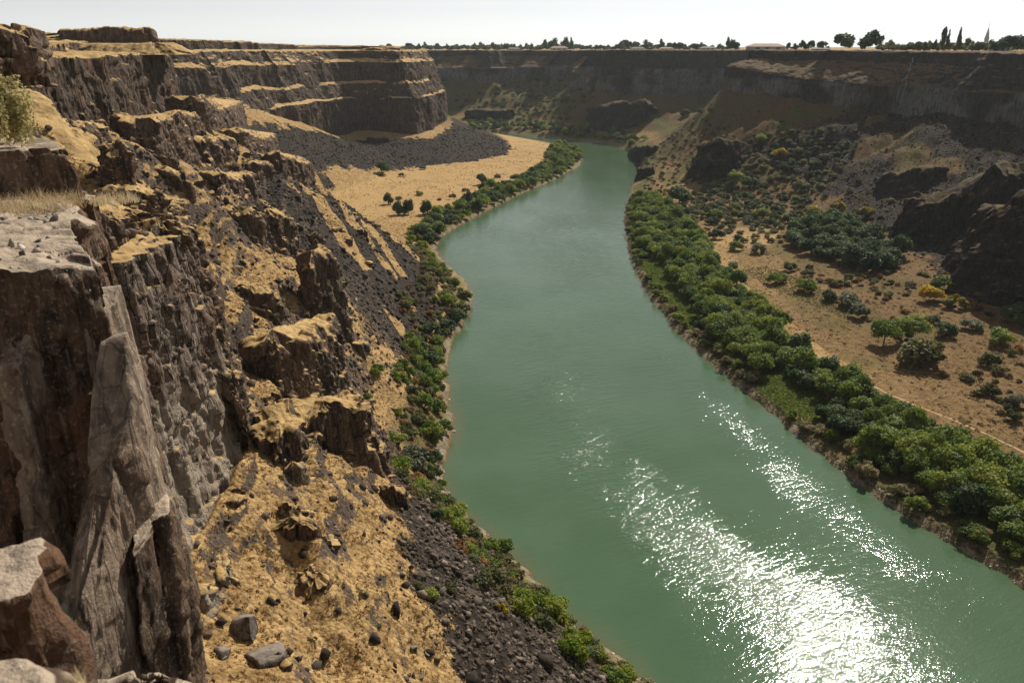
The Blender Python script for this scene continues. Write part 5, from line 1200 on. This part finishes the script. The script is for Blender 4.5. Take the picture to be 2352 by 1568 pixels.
# ------------------------------------------------------------------ falling water on the walls
M_fall = plain_material('falling_water', (.28, .38, .38), .25, .3, .8)
def trace(pts, objs):
    out = []
    for u, v in pts:
        d = ray(u, v); best = None
        dn = d / np.linalg.norm(d)
        for ob in objs:
            ok, loc, nor, i = ob.ray_cast((0, 0, H), tuple(dn))
            if ok and (best is None or (loc - cam.location).length < (best - cam.location).length): best = loc
        if best is not None: out.append(np.array(best) - dn * .5)
    return out
def ribbon(name, pts, width, objs, label, seed, cat='waterfall', kind=None):
    c = trace(pts, objs)
    if len(c) < 2: return
    c = np.array([c[0]] + [a * (1 - f) + b * f for a, b in zip(c[:-1], c[1:]) for f in (.2, .4, .6, .8, 1)])
    r = random.Random(seed)
    c[1:-1] += np.array([[r.uniform(-.9, .9) * width, 0, 0] for _ in c[1:-1]])
    V, Q = tube(c, [width * r.uniform(.08, .45) for _ in c], 6)
    return tag(link(name, mesh_from(name, V, Q, M_fall, smooth=True)), label, cat, kind=kind)
walls = [o for o in bpy.data.objects if o.name.startswith(('east_canyon_wall', 'ground', 'rock_bluff'))]
ribbon('waterfall', [(2098,132),(2092,150),(2088,165)], 1.1, walls, 'thin upper waterfall spilling from the east rim', 1)
ribbon('waterfall', [(2082,174),(2072,190),(2066,205),(2058,232)], .8, walls, 'thin lower waterfall strand on the dark wet wall', 2)
ribbon('waterfall', [(2084,174),(2080,200),(2072,225),(2064,250)], .6, walls, 'wispy second strand beside the lower waterfall', 3)
ribbon('stream', [(1968,330),(1955,345),(1940,362),(1920,385),(1905,405),(1892,428)], .7, walls, 'thin white stream tumbling down the east talus', 4, 'stream')
ribbon('waterfall', [(1318,208),(1310,215),(1304,222)], 3.2, walls, 'bright white cascade on the green slope across the bend', 5)
ribbon('waterfall', [(1349,182),(1348,190)], 2.0, walls, 'tiny white cascade high on the far green slope', 6)

# ------------------------------------------------------------------ footpath, boats, overlook plants
M_path = plain_material('path_dust', (.46, .31, .17), .95, .2, .3)
pp = np.array([hit(u, v) for u, v in [(1614,548),(1628,572),(1640,595),(1662,620),(1680,650),(1702,690),(1740,725),(1790,765),(1850,800),(1905,832),(1960,865),(2040,905),(2120,938),(2200,968),(2290,1008),(2380,1052)]])
pp = resample(smooth_line(pp, 2), 1.5); tg = np.gradient(pp[:, :2], axis=0); tg /= np.linalg.norm(tg, axis=1)[:, None]; nm = np.stack([-tg[:, 1], tg[:, 0]], 1)
wd = .55 + .35 * fbm(np.arange(len(pp)) * .2, np.zeros(len(pp)), seed=88)
rows_ = []
for k_ in (-1, -.5, 0, .5, 1):
    xy = pp[:, :2] + nm * (wd * k_)[:, None]; rows_.append(np.column_stack([xy, height(xy[:, 0], xy[:, 1]) + .12 - .08 * abs(k_)]))
tag(link('path', mesh_grid('path', np.stack(rows_, 1), mat=M_path, smooth=True)), kind='structure')
M_hull = plain_material('dark_hull', (.05, .05, .055), .5)
for u, v, lb in ((1463,391,'tiny dark boat on the bend, first of three from the west'),(1472,390,'tiny dark boat on the bend, middle of three'),(1484,388,'tiny dark boat on the bend, third of three from the west')):
    p = un(u, v, 0.0); n_ = 9; V = []; F = []
    for i in range(n_):
        t_ = i / (n_ - 1) * 2 - 1; w_ = .42 * (1 - t_ * t_) ** .6 + .01
        V += [(t_ * 1.9, -w_, .32 + .2 * t_ ** 2), (t_ * 1.9, -w_ * .5, -.1), (t_ * 1.9, w_ * .5, -.1), (t_ * 1.9, w_, .32 + .2 * t_ ** 2)]
    for i in range(n_ - 1):
        for j in range(3): F.append((i * 4 + j, i * 4 + 4 + j, i * 4 + 5 + j, i * 4 + 1 + j))
        F.append((i * 4 + 3, i * 4 + 7, i * 4 + 4, i * 4))
    root = link('boat', poly_mesh('boat', V, F, M_hull)); root.location = p; root.rotation_euler = (0, 0, random.uniform(0, 3)); tag(root, lb, 'boat', 'boats on the bend')
P_sage = Plant('sagebrush', 'sage', 1.0, 1.9, 17, 15000, .055, 1, False, 850, base=.1, flat=1.9)
def at_dist(u, v, Y):
    e = ray(u, v); t = Y / e[1]; return np.array([0, 0, H]) + e * t
p = at_dist(-18, 345, 22); P_sage.place(p, 1, 'big olive yellow sagebrush standing on the overlook edge', 'bush', sz=(1.15, 1.1, 1.35), rz=.6)
p = at_dist(-30, 310, 24); P_sage.place(p + np.array([-1.0, 0, 0]), 1, 'green tipped sagebrush half out of view behind the big one', 'bush', sz=(1.1, 1.1, 1.0), rz=2.2)
def tuft(p, n_, h, spread, label, seed, mat):
    r = np.random.default_rng(seed); V = []
    for i in range(n_):
        a = r.uniform(0, 6.28); q = spread * math.sqrt(r.random()); b = np.array([q * math.cos(a), q * math.sin(a), -.05])
        L_ = h * r.uniform(.5, 1.1); ln = np.array([r.normal() * .35, r.normal() * .35, 1.0]); ln /= np.linalg.norm(ln); s_ = np.array([math.cos(a * 3), math.sin(a * 3), 0]) * .006
        m_ = b + ln * L_ * .55; e = b + ln * L_ + np.array([ln[0], ln[1], -.2]) * L_ * .3
        V += [b - s_, b + s_, m_ + s_ * .8, m_ - s_ * .8, m_ - s_ * .8, m_ + s_ * .8, e + s_ * .2, e - s_ * .2]
    V = np.array(V)
    o = link('dry_grass_tuft', mesh_from('dry_grass_tuft', V, np.arange(len(V)).reshape(-1, 4), mat, dict(tint=np.repeat(r.random(n_), 8)))); o.location = p
    return tag(o, label, 'grass tuft')
M_blade = leaf_material('straw_blades', (.40, .30, .16), (.58, .45, .26), (.70, .58, .38))
tuft(np.array([-11.6, 19.6, 126.3]), 900, .45, 1.0, 'pale straw grass tuft below the big sagebrush', 1, M_blade)
tuft(np.array([-12.6, 18.4, 126.3]), 500, .4, .7, 'straw grass tuft at the back of the pale dusty ledge', 2, M_blade)
tuft(np.array([-10.2, 20.4, 126.3]), 350, .32, .6, 'thin straw grass tuft beside the dark rock step', 3, M_blade)
tuft(at_dist(190, 1575, 2.6), 26, .16, .05, 'few yellow straw stalks at the lowest pale shelf', 4, M_blade)

# ------------------------------------------------------------------ air of the canyon
V, F = bx(-7500, 7500, -7500, 7500, -7, 175)
hz = bpy.data.materials.new('haze'); hz.use_nodes = True; hz.node_tree.nodes.clear()
vo = hz.node_tree.nodes.new('ShaderNodeVolumePrincipled'); vo.inputs['Density'].default_value = 0.00004; vo.inputs['Color'].default_value = (.80, .88, .92, 1); vo.inputs['Anisotropy'].default_value = .2
mo = hz.node_tree.nodes.new('ShaderNodeOutputMaterial'); hz.node_tree.links.new(vo.outputs[0], mo.inputs['Volume'])
tag(link('haze', poly_mesh('haze', V, F, hz)), kind='stuff')

# angular boulders and broken columns standing out of the west slope
bms = [boulder_mesh('boulder', 1300 + k, M_rock, 2, 1, r_f, z_f, .07) for k, (r_f, z_f) in enumerate(((.8, .7), (.6, .9), (.9, .5), (.5, 1.1), (.75, .8), (.65, .65)))]
r_ = np.random.default_rng(131)
bp = sample_ground(2600, (-190, 10, 75, 470), 132, lambda x, y, z, a: .5 * (z > 24) * np.clip(1.2 - a['scree'], 0, 1) * sstep(-.25, .15, fbm(x / 20, y / 20, octs=2, seed=133)) * np.clip(y / 260, .35, 1) * (bil(left_f, x, y) > .5))
bp = bp[:270]; bp = bp[np.argsort(bp[:, 1])]
for i, p in enumerate(bp):
    q = .7 + 2.3 * r_.random() ** 2.5 + .004 * p[1]
    o = link('boulder', bms[int(r_.integers(len(bms)))]); o.location = (p[0], p[1], p[2] + q * .15); o.scale = (q, q, q * r_.uniform(.8, 1.3)); o.rotation_euler = (r_.uniform(-.4, .4), r_.uniform(-.4, .4), r_.uniform(0, 6.3))
    tag(o, 'dark angular boulder, %s up the west slope from the overlook' % ordn(i), 'boulder', 'boulders of the west slope')
